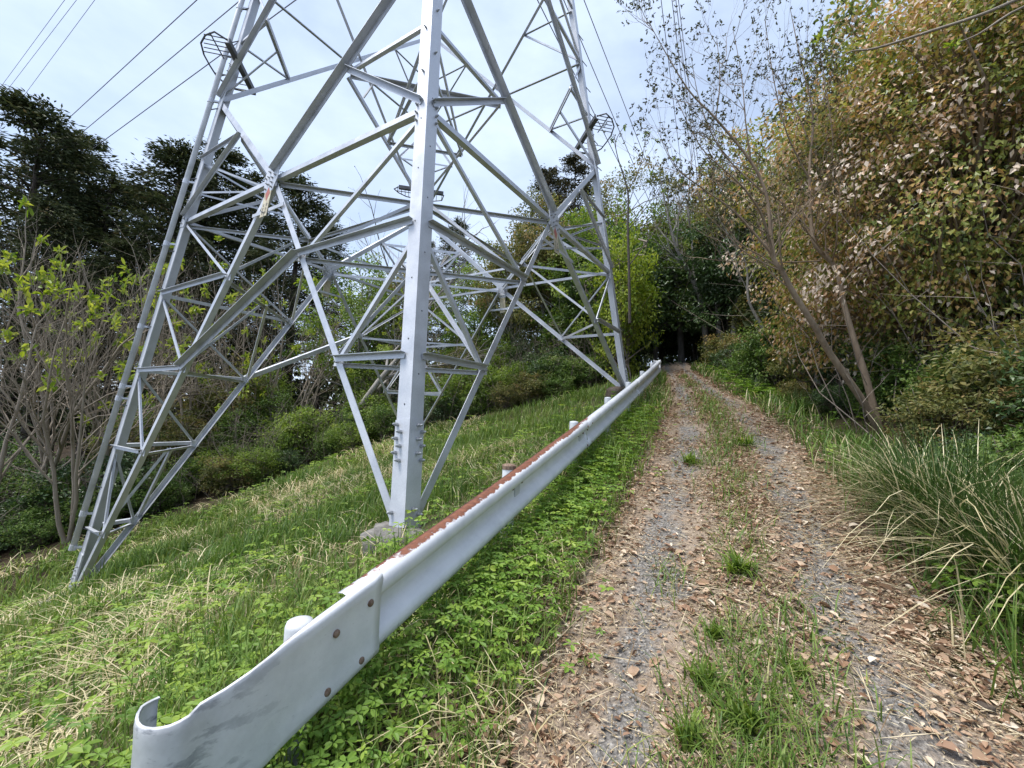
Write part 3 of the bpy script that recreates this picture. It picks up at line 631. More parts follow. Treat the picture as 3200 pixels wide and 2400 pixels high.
# ------------------------------------------------------------------ vegetation generators
def rand_dirs(r, n): return nrms(r.normal(size=(n, 3)))
def kite(P, D, Nn, L, Wd, r, fold=.25, hexa=False):
    """leaf faces at P pointing along D with face normal Nn; two quads each when hexa, else one"""
    D = nrms(D); S = nrms(np.cross(D, Nn)); Nn = np.cross(S, D); L = L[:, None]; Wd = Wd[:, None]; n = len(P)
    if hexa:
        v = [P, P + D * L * .3 + S * Wd * .42 + Nn * Wd * fold, P + D * L * .7 + S * Wd * .46 + Nn * Wd * fold * .8, P + D * L - Nn * L * .08,
             P + D * L * .7 - S * Wd * .46 + Nn * Wd * fold * .8, P + D * L * .3 - S * Wd * .42 + Nn * Wd * fold]
        V = np.stack(v, 1).reshape(-1, 3); b = np.arange(n)[:, None] * 6
        F = np.concatenate([b + np.array([[0, 3, 2, 1]]), b + np.array([[0, 5, 4, 3]])], 1).reshape(-1, 4); return V, F, 2
    v = [P, P + D * L * .45 + S * Wd * .5 + Nn * Wd * fold, P + D * L, P + D * L * .45 - S * Wd * .5 + Nn * Wd * fold]
    V = np.stack(v, 1).reshape(-1, 3); b = np.arange(n)[:, None] * 4; return V, b + np.array([[0, 3, 2, 1]]), 1

class Leaves:
    def __init__(s): s.V = []; s.F = []; s.C = []; s.n = 0
    def add(s, P, D, Nn, L, Wd, col, r, hexa=False, fold=.25):
        V, F, k = kite(P, D, Nn, L, Wd, r, fold, hexa); s.V.append(V); s.F.append(F + s.n); s.C.append(np.repeat(col, k)); s.n += len(V)
    def mesh(s, name, m): return mesh_np(name, np.vstack(s.V), [np.vstack(s.F)], m, rnd=np.clip(np.concatenate(s.C), 0, 1))

def blades(P, h, w, az, lean, col, bend=1.0):
    """grass blades: three-step ribbons leaning towards az"""
    n = len(P); d = np.stack([np.cos(az), np.sin(az), np.zeros(n)], 1); sd = np.stack([-np.sin(az), np.cos(az), np.zeros(n)], 1); up = np.array([0, 0, 1.])
    h = h[:, None]; w = w[:, None]; lean = lean[:, None]; V = []
    for t, ww in ((0, 1.), (.4, .9), (.75, .6)):
        c = P + up * h * (t - .28 * bend * lean * t * t) + d * h * lean * t ** 1.8
        V += [c - sd * w * ww * .5, c + sd * w * ww * .5]
    V.append(P + up * h * (1 - .42 * bend * lean) + d * h * lean * 1.05); V = np.stack(V, 1).reshape(-1, 3); b = np.arange(n)[:, None] * 7
    Q = np.concatenate([b + np.array([[0, 1, 3, 2]]), b + np.array([[2, 3, 5, 4]])], 1).reshape(-1, 4); T = b + np.array([[4, 5, 6]])
    return V, Q, T, np.concatenate([np.repeat(col, 2), col])
def arch(P, h, w, az, lean, droop, col, k=7):
    n = len(P); d = np.stack([np.cos(az), np.sin(az), np.zeros(n)], 1); sd = np.stack([-np.sin(az), np.cos(az), np.zeros(n)], 1); up = np.array([0, 0, 1.]); V = []; h = h[:, None]; w = w[:, None]; lean = lean[:, None]; droop = droop[:, None]
    for i in range(k):
        t = i / (k - 1); c = P + up * h * (t - droop * t ** 2.4) + d * h * lean * (t ** 1.6); ww = w * (1 - .8 * t ** 2); V += [c - sd * ww * .5, c + sd * ww * .5]
    V = np.stack(V, 1).reshape(-1, 3); b = np.arange(n)[:, None] * 2 * k; F = np.concatenate([b + np.array([[2 * i, 2 * i + 1, 2 * i + 3, 2 * i + 2]]) for i in range(k - 1)], 1).reshape(-1, 4); return V, F, np.repeat(col, k - 1)
class Grass:
    def __init__(s): s.V = []; s.Q = []; s.T = []; s.cq = []; s.ct = []; s.n = 0
    def add(s, *a, **k):
        V, Q, T, c = blades(*a, **k); s.V.append(V); s.Q.append(Q + s.n); s.T.append(T + s.n); s.cq.append(c[:len(Q)]); s.ct.append(c[len(Q):]); s.n += len(V)
    def mesh(s, name, m): return mesh_np(name, np.vstack(s.V), [np.vstack(s.Q), np.vstack(s.T)], m, rnd=np.clip(np.concatenate(s.cq + s.ct), 0, 1))

def wiggle(r, a, b, n, amp):
    t = np.linspace(0, 1, n)[:, None]; p = a + (b - a) * t; w = r.normal(size=(n, 3)) * amp; w[0] = 0; w[-1] *= .3
    w = np.cumsum(w, 0) * .5; w -= w[-1] * t; return p + w

# --- bare branching frame: returns tubes in MB and twig tips
def branch(r, mb, p, d, L, rad, lev, P, tips):
    n = max(3, P['seg'] - (P['lev'] - lev)); pts = [p]; dd = d.copy()
    for i in range(n):
        dd = nrm(dd + r.normal(size=3) * P['wig'] + np.array([0, 0, P['up']])); pts.append(pts[-1] + dd * L / n)
    pts = np.array(pts); mb.tube(pts, np.linspace(rad, rad * P['taper'], n + 1), 6 if rad > .02 else (4 if rad > .006 else 3), cap=False)
    if lev <= 0: tips.append((pts[-1], dd)); return
    if lev == 1: tips.append((pts[-1], dd))
    k = P['kids'][P['lev'] - lev]
    for i in range(k):
        f = P['from'] + (1 - P['from']) * (i + r.uniform(.1, .9)) / k; j = min(int(f * n), n - 1); q = pts[j] + (pts[j + 1] - pts[j]) * (f * n - j)
        ax = nrm(np.cross(dd, r.normal(size=3))); a = r.uniform(*P['ang']); base = nrm(pts[j + 1] - pts[j]); cd = nrm(base * math.cos(a) + ax * math.sin(a))
        branch(r, mb, q, cd, L * r.uniform(*P['len']) * (1.1 - .4 * f), rad * (1 - .5 * f) * .55, lev - 1, P, tips)
    branch(r, mb, pts[-1], dd, L * .5, rad * P['taper'], lev - 1, P, tips)

def bare_proto(name, seed, H, rad, stems, P, leaf, leafm, barkm, tuft=6, prob=1.0, mid=None):
    r = np.random.default_rng(seed); mb = MB(); tips = []
    for i in range(stems):
        d = nrm(np.array([r.normal() * .28, r.normal() * .28, 1])); branch(r, mb, np.array([r.normal() * .06, r.normal() * .06, -.1]) * (stems > 1), d, H * r.uniform(.45, .6), rad * r.uniform(.7, 1), P['lev'], P, tips)
    me = mesh_np(name + '_frame', np.vstack(mb.V), [np.vstack(f) for f in mb.F.values()], barkm, smooth=True)
    lv = Leaves(); tp = np.array([t[0] for t in tips]); td = np.array([t[1] for t in tips]); keep = r.random(len(tp)) < prob; tp, td = tp[keep], td[keep]
    k = tuft; Pn = np.repeat(tp, k, 0) + r.normal(size=(len(tp) * k, 3)) * leaf * .25; D = nrms(np.repeat(td, k, 0) * .5 + rand_dirs(r, len(Pn)) + np.array([0, 0, -.15]))
    lv.add(Pn, D, rand_dirs(r, len(Pn)) + np.array([0, 0, 1.2]), leaf * r.uniform(.6, 1.3, len(Pn)), leaf * .45 * r.uniform(.7, 1.2, len(Pn)), r.uniform(0, 1, len(Pn)), r, hexa=True)
    return me, lv.mesh(name + '_leaves', leafm)

# --- leafy tree: clumps of leaves filling an uneven crown, each clump on its own limb
def crown_proto(name, seed, H, cz, rx, rz, ncl, per, clr, leaf, leafm, barkm, trad=.12, droop=.2, asp=.5, shell=.55, flat=.6, hexa=False, stems=1, limbs=1.0, inner=None):
    r = np.random.default_rng(seed); mb = MB(); cen = []; lob = [(rand_dirs(r, 1)[0], r.uniform(.1, .4)) for _ in range(9)]
    while len(cen) < ncl:
        d = rand_dirs(r, 1)[0]; f = .82 + sum(a * max(0, np.dot(d, l)) ** 5 for l, a in lob) - .12 * r.random(); u = (shell + (1 - shell) * r.random()) if r.random() < .8 else r.random() * shell
        cen.append(d * np.array([rx, rx, rz]) * f * u + np.array([0, 0, cz]))
    cen = np.array(cen)
    for sidx in range(stems):
        top = np.array([r.normal() * .1 * rx, r.normal() * .1 * rx, min(H * .92, cz + rz * .6)]) + (np.array([r.normal(), r.normal(), 0]) * rx * .35 if stems > 1 else 0)
        tr = wiggle(r, np.array([r.normal() * .12 * (stems > 1), r.normal() * .12 * (stems > 1), -.25]), top, 9, H * .018); mb.tube(tr, np.linspace(trad, trad * .25, 9) / math.sqrt(stems), 8, cap=False)
        own = cen[sidx::stems]
        for c in own:
            if r.random() > limbs: continue
            zt = max(cz - rz * .9, c[2] - .5 * np.linalg.norm(c[:2]) - .25 * rz * r.random()); f = np.clip((zt + .25) / (top[2] + .25), .15, .95); i = min(int(f * 8), 7); st = tr[i] + (tr[i + 1] - tr[i]) * (f * 8 - i)
            mdl = (st + c) / 2 + np.array([0, 0, -.06 * np.linalg.norm(c - st)]) + r.normal(size=3) * .05 * np.linalg.norm(c - st); L = np.linalg.norm(c - st)
            mb.tube(np.array([st, (st * .6 + mdl * .4), mdl, (mdl + c) / 2 + r.normal(size=3) * .03 * L, c]), np.linspace(1, .2, 5) * min(trad * .35, .006 + .010 * L), 4, cap=False)
    me = mesh_np(name + '_trunk', np.vstack(mb.V), [np.vstack(f) for f in mb.F.values()], barkm, smooth=True)
    n = ncl * per; cc = np.repeat(cen, per, 0); off = rand_dirs(r, n) * (r.random(n) ** .45)[:, None] * clr * np.repeat(r.uniform(.6, 1.35, ncl), per)[:, None]; off[:, 2] *= flat; P = cc + off
    out = nrms(cc - np.array([0, 0, cz]) + 1e-6); D = nrms(rand_dirs(r, n) + out * .5 + np.array([0, 0, -droop * 2])); Nn = nrms(out * .35 + rand_dirs(r, n) * .6 + np.array([0, 0, .8]))
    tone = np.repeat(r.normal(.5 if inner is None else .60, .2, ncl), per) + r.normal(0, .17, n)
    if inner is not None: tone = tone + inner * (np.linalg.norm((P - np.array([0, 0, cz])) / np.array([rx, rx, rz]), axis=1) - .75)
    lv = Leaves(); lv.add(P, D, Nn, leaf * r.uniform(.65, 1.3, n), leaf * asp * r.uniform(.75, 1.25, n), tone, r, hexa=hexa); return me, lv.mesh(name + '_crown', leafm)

def conifer_proto(name, seed, H, R, leafm, barkm, bare=.18, nb=150, spray=13, per=9, ls=.17):
    r = np.random.default_rng(seed); mb = MB(); tr = wiggle(r, np.array([0, 0, -.3]), np.array([0, 0, H]), 12, H * .006); mb.tube(tr, np.linspace(.20, .015, 12) * H / 14, 8, cap=False); lv = Leaves()
    for i in range(nb):
        h = bare + (1 - bare) * ((i + r.random()) / nb) ** .85; z = h * H; a = r.uniform(0, 6.283); L = R * (1 - h) ** .62 * r.uniform(.55, 1.15) + .25; st = np.array([0, 0, z]); e = np.array([math.cos(a), math.sin(a), 0])
        rise = r.uniform(-.15, .45) + .55 * h; pts = np.array([st + e * L * t + np.array([0, 0, 1]) * L * (rise * t - .35 * t * t) for t in (0, .35, .7, 1)]); mb.tube(pts, np.linspace(.035, .006, 4) * H / 14, 4, cap=False)
        m = spray; t = r.uniform(.25, 1.02, m) ** .8; idx = np.clip((t * 3).astype(int), 0, 2); fr = (t * 3 - idx)[:, None]; c = pts[idx] * (1 - fr) + pts[np.minimum(idx + 1, 3)] * fr
        sd = np.stack([-e] * m) * 0 + r.normal(size=(m, 3)) * np.array([.34, .34, .13]) * (L * .42 + .12); c = c + sd; n = m * per; P = np.repeat(c, per, 0) + r.normal(size=(n, 3)) * np.array([.14, .14, .09])
        D = nrms(np.repeat(nrms(sd * .6 + e * .5), per, 0) + rand_dirs(r, n) * .75 + np.array([0, 0, -.25])); tone = np.repeat(r.normal(.45, .2, m), per) + r.normal(0, .15, n)
        lv.add(P, D, rand_dirs(r, n) + np.array([0, 0, .9]), ls * r.uniform(.6, 1.4, n), ls * .34 * r.uniform(.7, 1.3, n), tone, r)
    return mesh_np(name + '_trunk', np.vstack(mb.V), [np.vstack(f) for f in mb.F.values()], barkm, smooth=True), lv.mesh(name + '_crown', leafm)

def plant(kind, proto, x, y, h, h0, label, cat, group=None, rz=0, parts=('trunk', 'crown'), wide=1.0, m=None, sink=0.0, lean=(0, 0)):
    z = float(G(x, y)) - sink; sc = h / h0; o = empty(kind, (x, y, z), label, cat, group, rz, (sc * wide, sc * wide, sc)); o.rotation_euler = (lean[0], lean[1], rz)
    for nm, me in zip(parts, proto):
        c = link(nm, me, o)
        if m and nm == parts[1]: c.material_slots[0].link = 'OBJECT'; c.material_slots[0].material = M[m]
    return o
def spot(pxx, depth): d = ray(pxx, 1290); return d[0] * depth, depth
def top_h(pxx, topy, depth): x, y = spot(pxx, depth); return at(pxx, topy, depth)[2] - float(G(x, y))

# ------------------------------------------------------------------ trees behind and left of the pylon
CON = [conifer_proto('conifer%d' % i, 20 + i, 15, 2.9, M['conifer'], M['bark_dark'], bare=b) for i, b in enumerate((.16, .28))]
BR = dict(seg=6, lev=3, wig=.16, up=.05, taper=.45, kids=[5, 4, 3], ang=(.45, .95), len=(.45, .8)); BR['from'] = .35
con = [(90, 21, 640, 1, 1.2, 'low dark conifer at the left edge in front of the tall stand'), (330, 22, 760, 0, 1.3, 'low dark conifer between the left edge and the conduit'), (560, 22, 740, 1, 1.3, 'low dark conifer behind the left pylon leg'), (800, 24, 760, 0, 1.3, 'low dark conifer behind the left foot diagonals'), (20, 23, 335, 0, 1.49, 'dark conifer at the left edge, tallest of the dark stand'), (150, 27, 430, 1, 1.43, 'dark conifer just right of the tall one at the left edge'), (275, 25, 560, 0, 1.43, 'shorter dark conifer below the lowest left conductor'),
       (395, 31, 600, 1, 1.30, 'low dark conifer left of the gap beside the pylon conduit'), (490, 25, 470, 1, 1.49, 'dark conifer with a pointed top left of the pylon conduit'), (610, 27, 470, 0, 1.49, 'dark conifer crossed by the left pylon leg'), (735, 30, 560, 1, 1.43, 'dark conifer behind the upper left lattice braces'),
       (890, 29, 565, 0, 1.56, 'dark conifer behind the left lattice node'), (985, 33, 680, 1, 1.17, 'small dark conifer right of the left lattice node'), (1400, 33, 690, 0, 1.0, 'dark rounded conifer just right of the near pylon leg'), (1690, 31, 535, 1, 1.0, 'left of the paired conifer tops behind the right lattice node'), (1775, 30, 500, 0, 1.05, 'right of the paired conifer tops behind the right lattice node'), (1310, 36, 760, 1, .9, 'conifer hidden behind the near pylon leg')]
for i, (px, d, ty, k, wd, lab) in enumerate(con):
    x, y = spot(px, d); plant('conifer_tree', CON[k], x, y, top_h(px, ty, d), 15, lab, 'tree', 'dark conifers behind the pylon', rz=i * 1.7, wide=wd, m='conifer_brown' if px > 1500 else None)
DEC = [crown_proto('broadleaf%d' % i, 40 + i, 9, c, rx, rz, 150, 95, .62, .15, M['spring'], M['bark_grey'], flat=.55) for i, (c, rx, rz) in enumerate(((5.6, 2.6, 3.2), (5.0, 3.0, 3.6), (6.0, 2.3, 2.8)))]
dec = [(1130, 22, 760, 1, 'spring', 'pale green tree between the left lattice node and the near leg'), (1230, 25, 800, 0, 'olive', 'olive tree behind the near leg, left side'), (1500, 24, 725, 1, 'spring', 'light green tree right of the near pylon leg'), (1600, 21, 690, 0, 'olive', 'olive tree behind the right lattice node, left of the conifers'),
       (1700, 20, 640, 2, 'olive', 'brownish green tree standing before the paired conifers'), (1820, 19, 620, 1, 'spring', 'bright green tree filling the gap left of the right pylon leg'), (1900, 22, 575, 2, 'olive', 'olive tree crossed by the right pylon leg'), (2040, 21, 600, 1, 'spring', 'spring green tree right of the right pylon leg'),
       (2170, 25, 590, 0, 'olive', 'olive tree above the dark end of the track'), (2330, 17, 430, 2, 'red', 'copper tinted tree rising above the track behind the forked stems'), (2460, 20, 420, 1, 'spring', 'pale green tree behind the forked tree'), (2600, 15, 520, 0, 'olive', 'olive tree behind the copper tree crown')]
for i, (px, d, ty, k, m, lab) in enumerate(dec):
    x, y = spot(px, d); plant('broadleaf_tree', DEC[k], x, y, top_h(px, ty, d), (9.0, 8.9, 9.0)[k], lab, 'tree', 'broadleaf trees at the wood edge', rz=i * 2.3, m=m)
BARE = bare_proto('bare_tree', 61, 10, .14, 1, dict(BR, kids=[7, 5, 4]), .05, M['bud'], M['bark_grey'], tuft=1, prob=.25)
x, y = spot(1075, 19); plant('bare_tree', BARE, x, y, top_h(1075, 610, 19), 9.5, 'leafless grey tree left of the near pylon leg', 'tree', parts=('trunk', 'twig_tips'), rz=.6)
SAP = [bare_proto('sapling%d' % i, 70 + i, 5, .05, 3, dict(BR, kids=[5, 4, 3], wig=.13, up=.10, lev=3), .12, M['lime'], M['bark_pale'], tuft=12, prob=.065) for i in range(3)]
sap = [(40, 13.5, 780, 'leafy sapling at the left edge with yellow green leaf tips'), (150, 15, 740, 'pale sapling in the thicket, second from the left edge'), (250, 13, 830, 'pale sapling in the thicket, third from the left edge'), (360, 15.5, 800, 'pale sapling in the thicket just left of the conduit'), (470, 17, 790, 'sapling behind the left pylon leg'), (580, 18, 820, 'sapling seen through the left foot of the pylon'), (690, 19, 830, 'sapling below the left lattice node'), (800, 20, 850, 'sapling right of the left foot diagonals'), (930, 20, 900, 'sapling behind the low sloping strut'), (1230, 20, 960, 'small sapling just left of the near leg')]
for i, (px, d, ty, lab) in enumerate(sap):
    x, y = spot(px, d); plant('sapling', SAP[i % 3], x, y, top_h(px, ty, d), 4.6, lab, 'sapling', 'pale saplings left of the pylon', parts=('stems', 'leaves'), rz=i * 1.3, wide=.85)

# ------------------------------------------------------------------ undergrowth, wood edge and the dark tunnel at the end of the track
BUSH = [crown_proto('bush%d' % i, 80 + i, 2.2, 1.15, 1.25, 1.05, 95, 62, .36, .10, M['bushmix'], M['twig'], trad=.05, stems=6, flat=.6, shell=.45, droop=.1) for i in range(3)]
TALLB = [crown_proto('thicket%d' % i, 90 + i, 3.6, 1.9, 1.2, 1.75, 120, 62, .40, .11, M['bushmix'], M['twig'], trad=.07, stems=7, flat=.7, shell=.4, droop=.15) for i in range(2)]
DARKT = [crown_proto('evergreen%d' % i, 100 + i, 7, 3.7, 2.1, 3.3, 150, 100, .6, .16, M['dark'], M['bark_dark'], trad=.13, flat=.7, shell=.45) for i in range(2)]
rb = np.random.default_rng(11)
edge_line = np.array([(-6, -19), (-1, -18), (3.7, -16.8), (7, -14.8), (10.3, -13.0), (11.8, -10.2), (12.3, -6.2), (12.7, -3.4), (13.6, -1.7)])
el = np.concatenate([[0], np.cumsum(np.linalg.norm(np.diff(edge_line, axis=0), axis=1))])
COLN = {'bushmix': 'mid green', 'spring': 'bright green', 'olive': 'olive brown', 'dark': 'dark green'}
ZL = {'l': ('leafy green bush in the thicket left of the pylon foot', 'bushes left of the pylon'), 'm': ('leafy bush in the hedge behind the pylon feet', 'bushes behind the pylon'), 'r': ('shrub on the bank right of the track', 'shrubs right of the track')}
for row, (off, sp, hh) in enumerate(((.5, 1.15, 1.35), (1.6, 1.35, 2.2), (3.3, 1.7, 3.2), (5.6, 2.4, 3.9))):
    for t in np.arange(0, el[-1], sp):
        t2 = t + rb.uniform(-.35, .35); s0 = np.interp(t2, el, edge_line[:, 0]); q0 = np.interp(t2, el, edge_line[:, 1]); i = min(np.searchsorted(el, t2), len(el) - 1); i = max(i, 1)
        tg = nrm(edge_line[i] - edge_line[i - 1]); nn = np.array([-tg[1], tg[0]]); nn = nn if nn[0] * .5 - nn[1] > 0 else -nn      # away from the clearing
        s_, q_ = s0 + nn[0] * (off + rb.uniform(-.3, .4)), q0 + nn[1] * (off + rb.uniform(-.3, .4))
        if s_ > 12.6 and q_ > -1.6: continue
        x, y = xy(s_, q_); zone = 'l' if q0 < -13 else 'm'; k = int(rb.integers(3)); h = hh * rb.uniform(.75, 1.25)
        m = rb.choice(['bushmix', 'bushmix', 'spring', 'olive', 'dark'])
        bl = '%s %s bush in the thicket %s' % (('low', 'waist-high', 'tall', 'very tall')[row], COLN[str(m)], 'left of the pylon foot' if zone == 'l' else 'behind the pylon feet')
        if row < 2: plant('bush', BUSH[k], x, y, h, 2.2, *[bl, 'bush', ZL[zone][1]], rz=rb.uniform(0, 6), parts=('stems', 'leaves'), wide=rb.uniform(.9, 1.3), m=m, sink=.05)
        else: plant('bush', TALLB[k % 2], x, y, h, 3.6, *[bl, 'bush', ZL[zone][1]], rz=rb.uniform(0, 6), parts=('stems', 'leaves'), wide=rb.uniform(1., 1.4), m=m, sink=.05)
x, y = xy(13.3, -1.2); plant('vine_clad_tree', TALLB[0], x, y, 5.2, 3.6, 'yellow green vine clad tree beside the right pylon leg', 'tree', rz=1, parts=('stems', 'leaves'), wide=.72, m='lime')
x, y = xy(14.4, -1.9); plant('vine_clad_tree', TALLB[1], x, y, 6.2, 3.6, 'taller green vine clad tree behind the one beside the pylon leg', 'tree', rz=3, parts=('stems', 'leaves'), wide=.75, m='spring')
tun = [(29, -1, 6), (29, 2.5, 6), (30, -4, 7), (31, .5, 6), (28, 5.5, 7), (15.6, -1.9, 6.2), (17.3, -2.3, 7), (19.5, -2.6, 7.5), (17.0, 2.1, 6.4), (19.0, 1.9, 7), (21.5, 1.4, 7.5), (22.5, -.9, 6.5), (24, -3.0, 8), (25, 2.5, 8), (20.5, -5, 8), (19.0, 4.6, 7.2), (26, -.2, 8)]
for i, (s_, q_, h) in enumerate(tun):
    x, y = xy(s_, q_); plant('evergreen_tree', DARKT[i % 2], x, y, h, 7, 'dark evergreen %s the shaded end of the track%s' % ('left of' if q_ < -.5 else 'right of', ', deep inside' if s_ > 20 else ''), 'tree', 'evergreens over the end of the track', rz=i * 1.1, wide=1.1)
# right bank
right = [(4.2, 4.2, .9), (5.0, 4.0, .8), (5.9, 4.1, 1.0), (6.6, 4.5, 1.1), (7.9, 4.1, .9), (8.6, 3.7, .8), (9.6, 3.3, .8), (3.4, 4.6, 1.1), (3.2, 5.4, 1.6), (4.6, 4.9, 1.5), (5.9, 5.2, 1.7), (7.6, 5.1, 1.5), (8.7, 4.6, 1.5), (9.8, 4.2, 1.7), (10.8, 3.6, 1.5), (11.8, 3.2, 1.6), (12.8, 2.8, 1.6), (13.8, 2.4, 1.6), (14.8, 2.2, 1.7), (5, 6.8, 2.6), (6.8, 6.6, 2.8), (8.6, 6.2, 2.8), (10.2, 5.6, 2.7), (11.6, 4.9, 2.8), (13, 4.3, 2.8), (14.4, 3.8, 3.0), (15.8, 3.3, 3.0), (4, 8.6, 3.6), (6, 8.6, 3.8), (8, 8.6, 3.8), (10, 8, 3.8), (12, 7, 3.6), (14, 6, 3.6), (16, 5.2, 3.6), (2.5, 7.2, 2.6), (1.5, 9, 3.2)]
for i, (s_, q_, h) in enumerate(right):
    x, y = xy(s_ + rb.uniform(-.2, .2), q_ + rb.uniform(-.2, .2)); big = h > 2.2
    plant('bush', (TALLB[i % 2] if big else BUSH[i % 3]), x, y, h * rb.uniform(.85, 1.15), 3.6 if big else 2.2, '%s %s shrub on the right bank %s' % ('tall' if big else 'low', COLN[('bushmix', 'dark', 'olive', 'bushmix')[i % 4]], 'near the shaded bend' if s_ > 11 else ('beyond the forked trunk' if s_ > 7 else 'behind the tussocks')), 'shrub', ZL['r'][1], rz=i * 1.9, parts=('stems', 'leaves'), wide=1.1, m=('bushmix', 'dark', 'olive', 'bushmix')[i % 4], sink=.08)

# a far wood that reads as one mass, an added light-blocking ring, and bare brushwood in the thickets
r = np.random.default_rng(5); n = 42000
pxx = r.uniform(-900, 4300, n); dep = r.uniform(30, 58, n); dx = (pxx - 1600) / FPX * dep; rd = pxx > 2350; dep[rd] = r.uniform(11, 26, rd.sum()); dx = (pxx - 1600) / FPX * dep
gz = G(dx, dep); hmax = (5.5 + 1.6 * np.sin(pxx * .011) + 1.2 * np.sin(pxx * .031 + 1)) * np.where(rd, .75, 1.0); hz = hmax * r.random(n) ** .9
nb_ = 12000; az_ = r.uniform(math.radians(62), math.radians(298), nb_); rr_ = r.uniform(10, 19, nb_); bx_, by_ = np.sin(az_) * rr_ + 1.5, np.cos(az_) * rr_ - 1; kb = (by_ < 1.5) & ((np.abs(bx_) > 1.5) | (by_ < -12)); bx_, by_ = bx_[kb], by_[kb]; nb_ = len(bx_)  # unseen leaf ring behind the camera, added to block low sky light
dx = np.concatenate([dx, bx_]); dep = np.concatenate([dep, by_]); gz = np.concatenate([gz, G(bx_, by_)]); hz = np.concatenate([hz, 7 * r.random(nb_) ** .9]); pxx = np.concatenate([pxx, bx_ * 60]); n = len(dx)
P = np.stack([dx, dep, gz + hz], 1); lv = Leaves(); sz = .012 * np.maximum(np.abs(dep), 16) * r.uniform(.6, 1.3, n) + .08
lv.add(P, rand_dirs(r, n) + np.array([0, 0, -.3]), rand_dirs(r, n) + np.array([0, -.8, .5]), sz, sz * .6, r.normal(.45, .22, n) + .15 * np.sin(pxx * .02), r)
tag(link('distant_wood_and_sky_blocker', lv.mesh('distant_wood_and_sky_blocker', M['darkmass'])), kind='stuff', label='dark leafy wood far behind the trees, plus an unseen leaf ring added to block sky light')
mb = MB(); r = np.random.default_rng(6)
for i in range(900):
    t = r.uniform(0, el[-1]); s0 = np.interp(t, el, edge_line[:, 0]); q0 = np.interp(t, el, edge_line[:, 1]); o = r.uniform(.2, 4.5)
    s_, q_ = (s0 + o * .75, q0 - o * .5) if r.random() < .78 else (r.uniform(6, 15), r.uniform(4.0, 7.0) - .18 * max(0, s0 - 9))
    x, y = xy(s_, q_); h = r.uniform(.8, 3.2); p = np.array([x, y, float(G(x, y)) - .05]); e = p + np.array([r.normal() * .35 * h, r.normal() * .35 * h, h]); pts = wiggle(r, p, e, 6, .07 * h); mb.tube(pts, np.linspace(.012, .003, 6) * r.uniform(.6, 1.5), 3, cap=False)
    for j in (2, 3, 4):
        q = pts[j]; mb.tube(wiggle(r, q, q + r.normal(size=3) * .28 * h * np.array([1, 1, .5]) + np.array([0, 0, .2 * h]), 4, .04 * h), np.linspace(.006, .002, 4), 3, cap=False)
tag(mb.build('brushwood', M['twig'], smooth=True), kind='stuff', label='bare brown brushwood tangled through the thickets')

# ------------------------------------------------------------------ the forked bare tree and its neighbours on the right
def traced(name, paths, label, cat, barkm, leafm, leaf, seed, subs, P, tuft=6, prob=.9, group=None, base=None, lower=.3):
    r = np.random.default_rng(seed); mb = MB(); tips = []; first = paths[0][0]; b = at(*first[:3]); o = empty(name, b, label, cat, group)
    for path in paths:
        k = np.array([at(*p[:3]) for p in path]); rad = np.array([p[3] for p in path]); u = np.linspace(0, len(k) - 1, (len(k) - 1) * 4 + 1)
        i = np.clip(u.astype(int), 0, len(k) - 2); f = (u - i)[:, None]; p0, p1, p2, p3 = k[np.maximum(i - 1, 0)], k[i], k[i + 1], k[np.minimum(i + 2, len(k) - 1)]
        pts = .5 * (2 * p1 + (p2 - p0) * f + (2 * p0 - 5 * p1 + 4 * p2 - p3) * f ** 2 + (3 * p1 - p0 - 3 * p2 + p3) * f ** 3); rr = np.interp(u, range(len(rad)), rad)
        mb.tube(pts, rr, 9 if rr[0] > .03 else 5, cap=False); L = np.linalg.norm(pts[-1] - pts[0]); tips.append((pts[-1], nrm(pts[-1] - pts[-2])))
        for j in range(int(subs * L)):
            t = lower + (1 - lower) * r.random() ** .8; a = min(int(t * (len(pts) - 1)), len(pts) - 2); dd = nrm(pts[a + 1] - pts[a]); ax = nrm(np.cross(dd, r.normal(size=3))); an = r.uniform(.5, 1.0); cd = nrm(dd * math.cos(an) + ax * math.sin(an) + np.array([0, 0, .25]))
            branch(r, mb, pts[a], cd, r.uniform(.5, 1.15) * P['L'] * (1.15 - .5 * t), max(rr[a] * .42, .006), P['lev'], P, tips)
    mb.build('branches', barkm, o, b, smooth=True); tp = np.array([t[0] for t in tips]); td = np.array([t[1] for t in tips]); kp = r.random(len(tp)) < prob; tp, td = tp[kp], td[kp]; n = len(tp) * tuft
    lv = Leaves(); lv.add(np.repeat(tp, tuft, 0) - b + r.normal(size=(n, 3)) * leaf * .15, np.repeat(td, tuft, 0) * .6 + rand_dirs(r, n) + np.array([0, 0, -.2]), rand_dirs(r, n) + np.array([0, 0, 1.]), leaf * r.uniform(.5, 1.25, n), leaf * .42 * r.uniform(.7, 1.2, n), r.uniform(0, 1, n), r, hexa=True)
    link('leaves', lv.mesh(name + '_leaves', leafm), o); return o
TP = dict(seg=6, lev=2, wig=.13, up=.09, taper=.4, kids=[4, 3], ang=(.4, .85), len=(.45, .75), L=1.1); TP['from'] = .3
A1 = [(2750, 1350, 6.75, 0.0615), (2697, 1255, 6.7, 0.0541), (2592, 1102, 6.6, 0.0476), (2541, 1013, 6.5, 0.0443), (2482, 920, 6.45, 0.0410), (2444, 849, 6.4, 0.0377), (2419, 811, 6.4, 0.0353)]
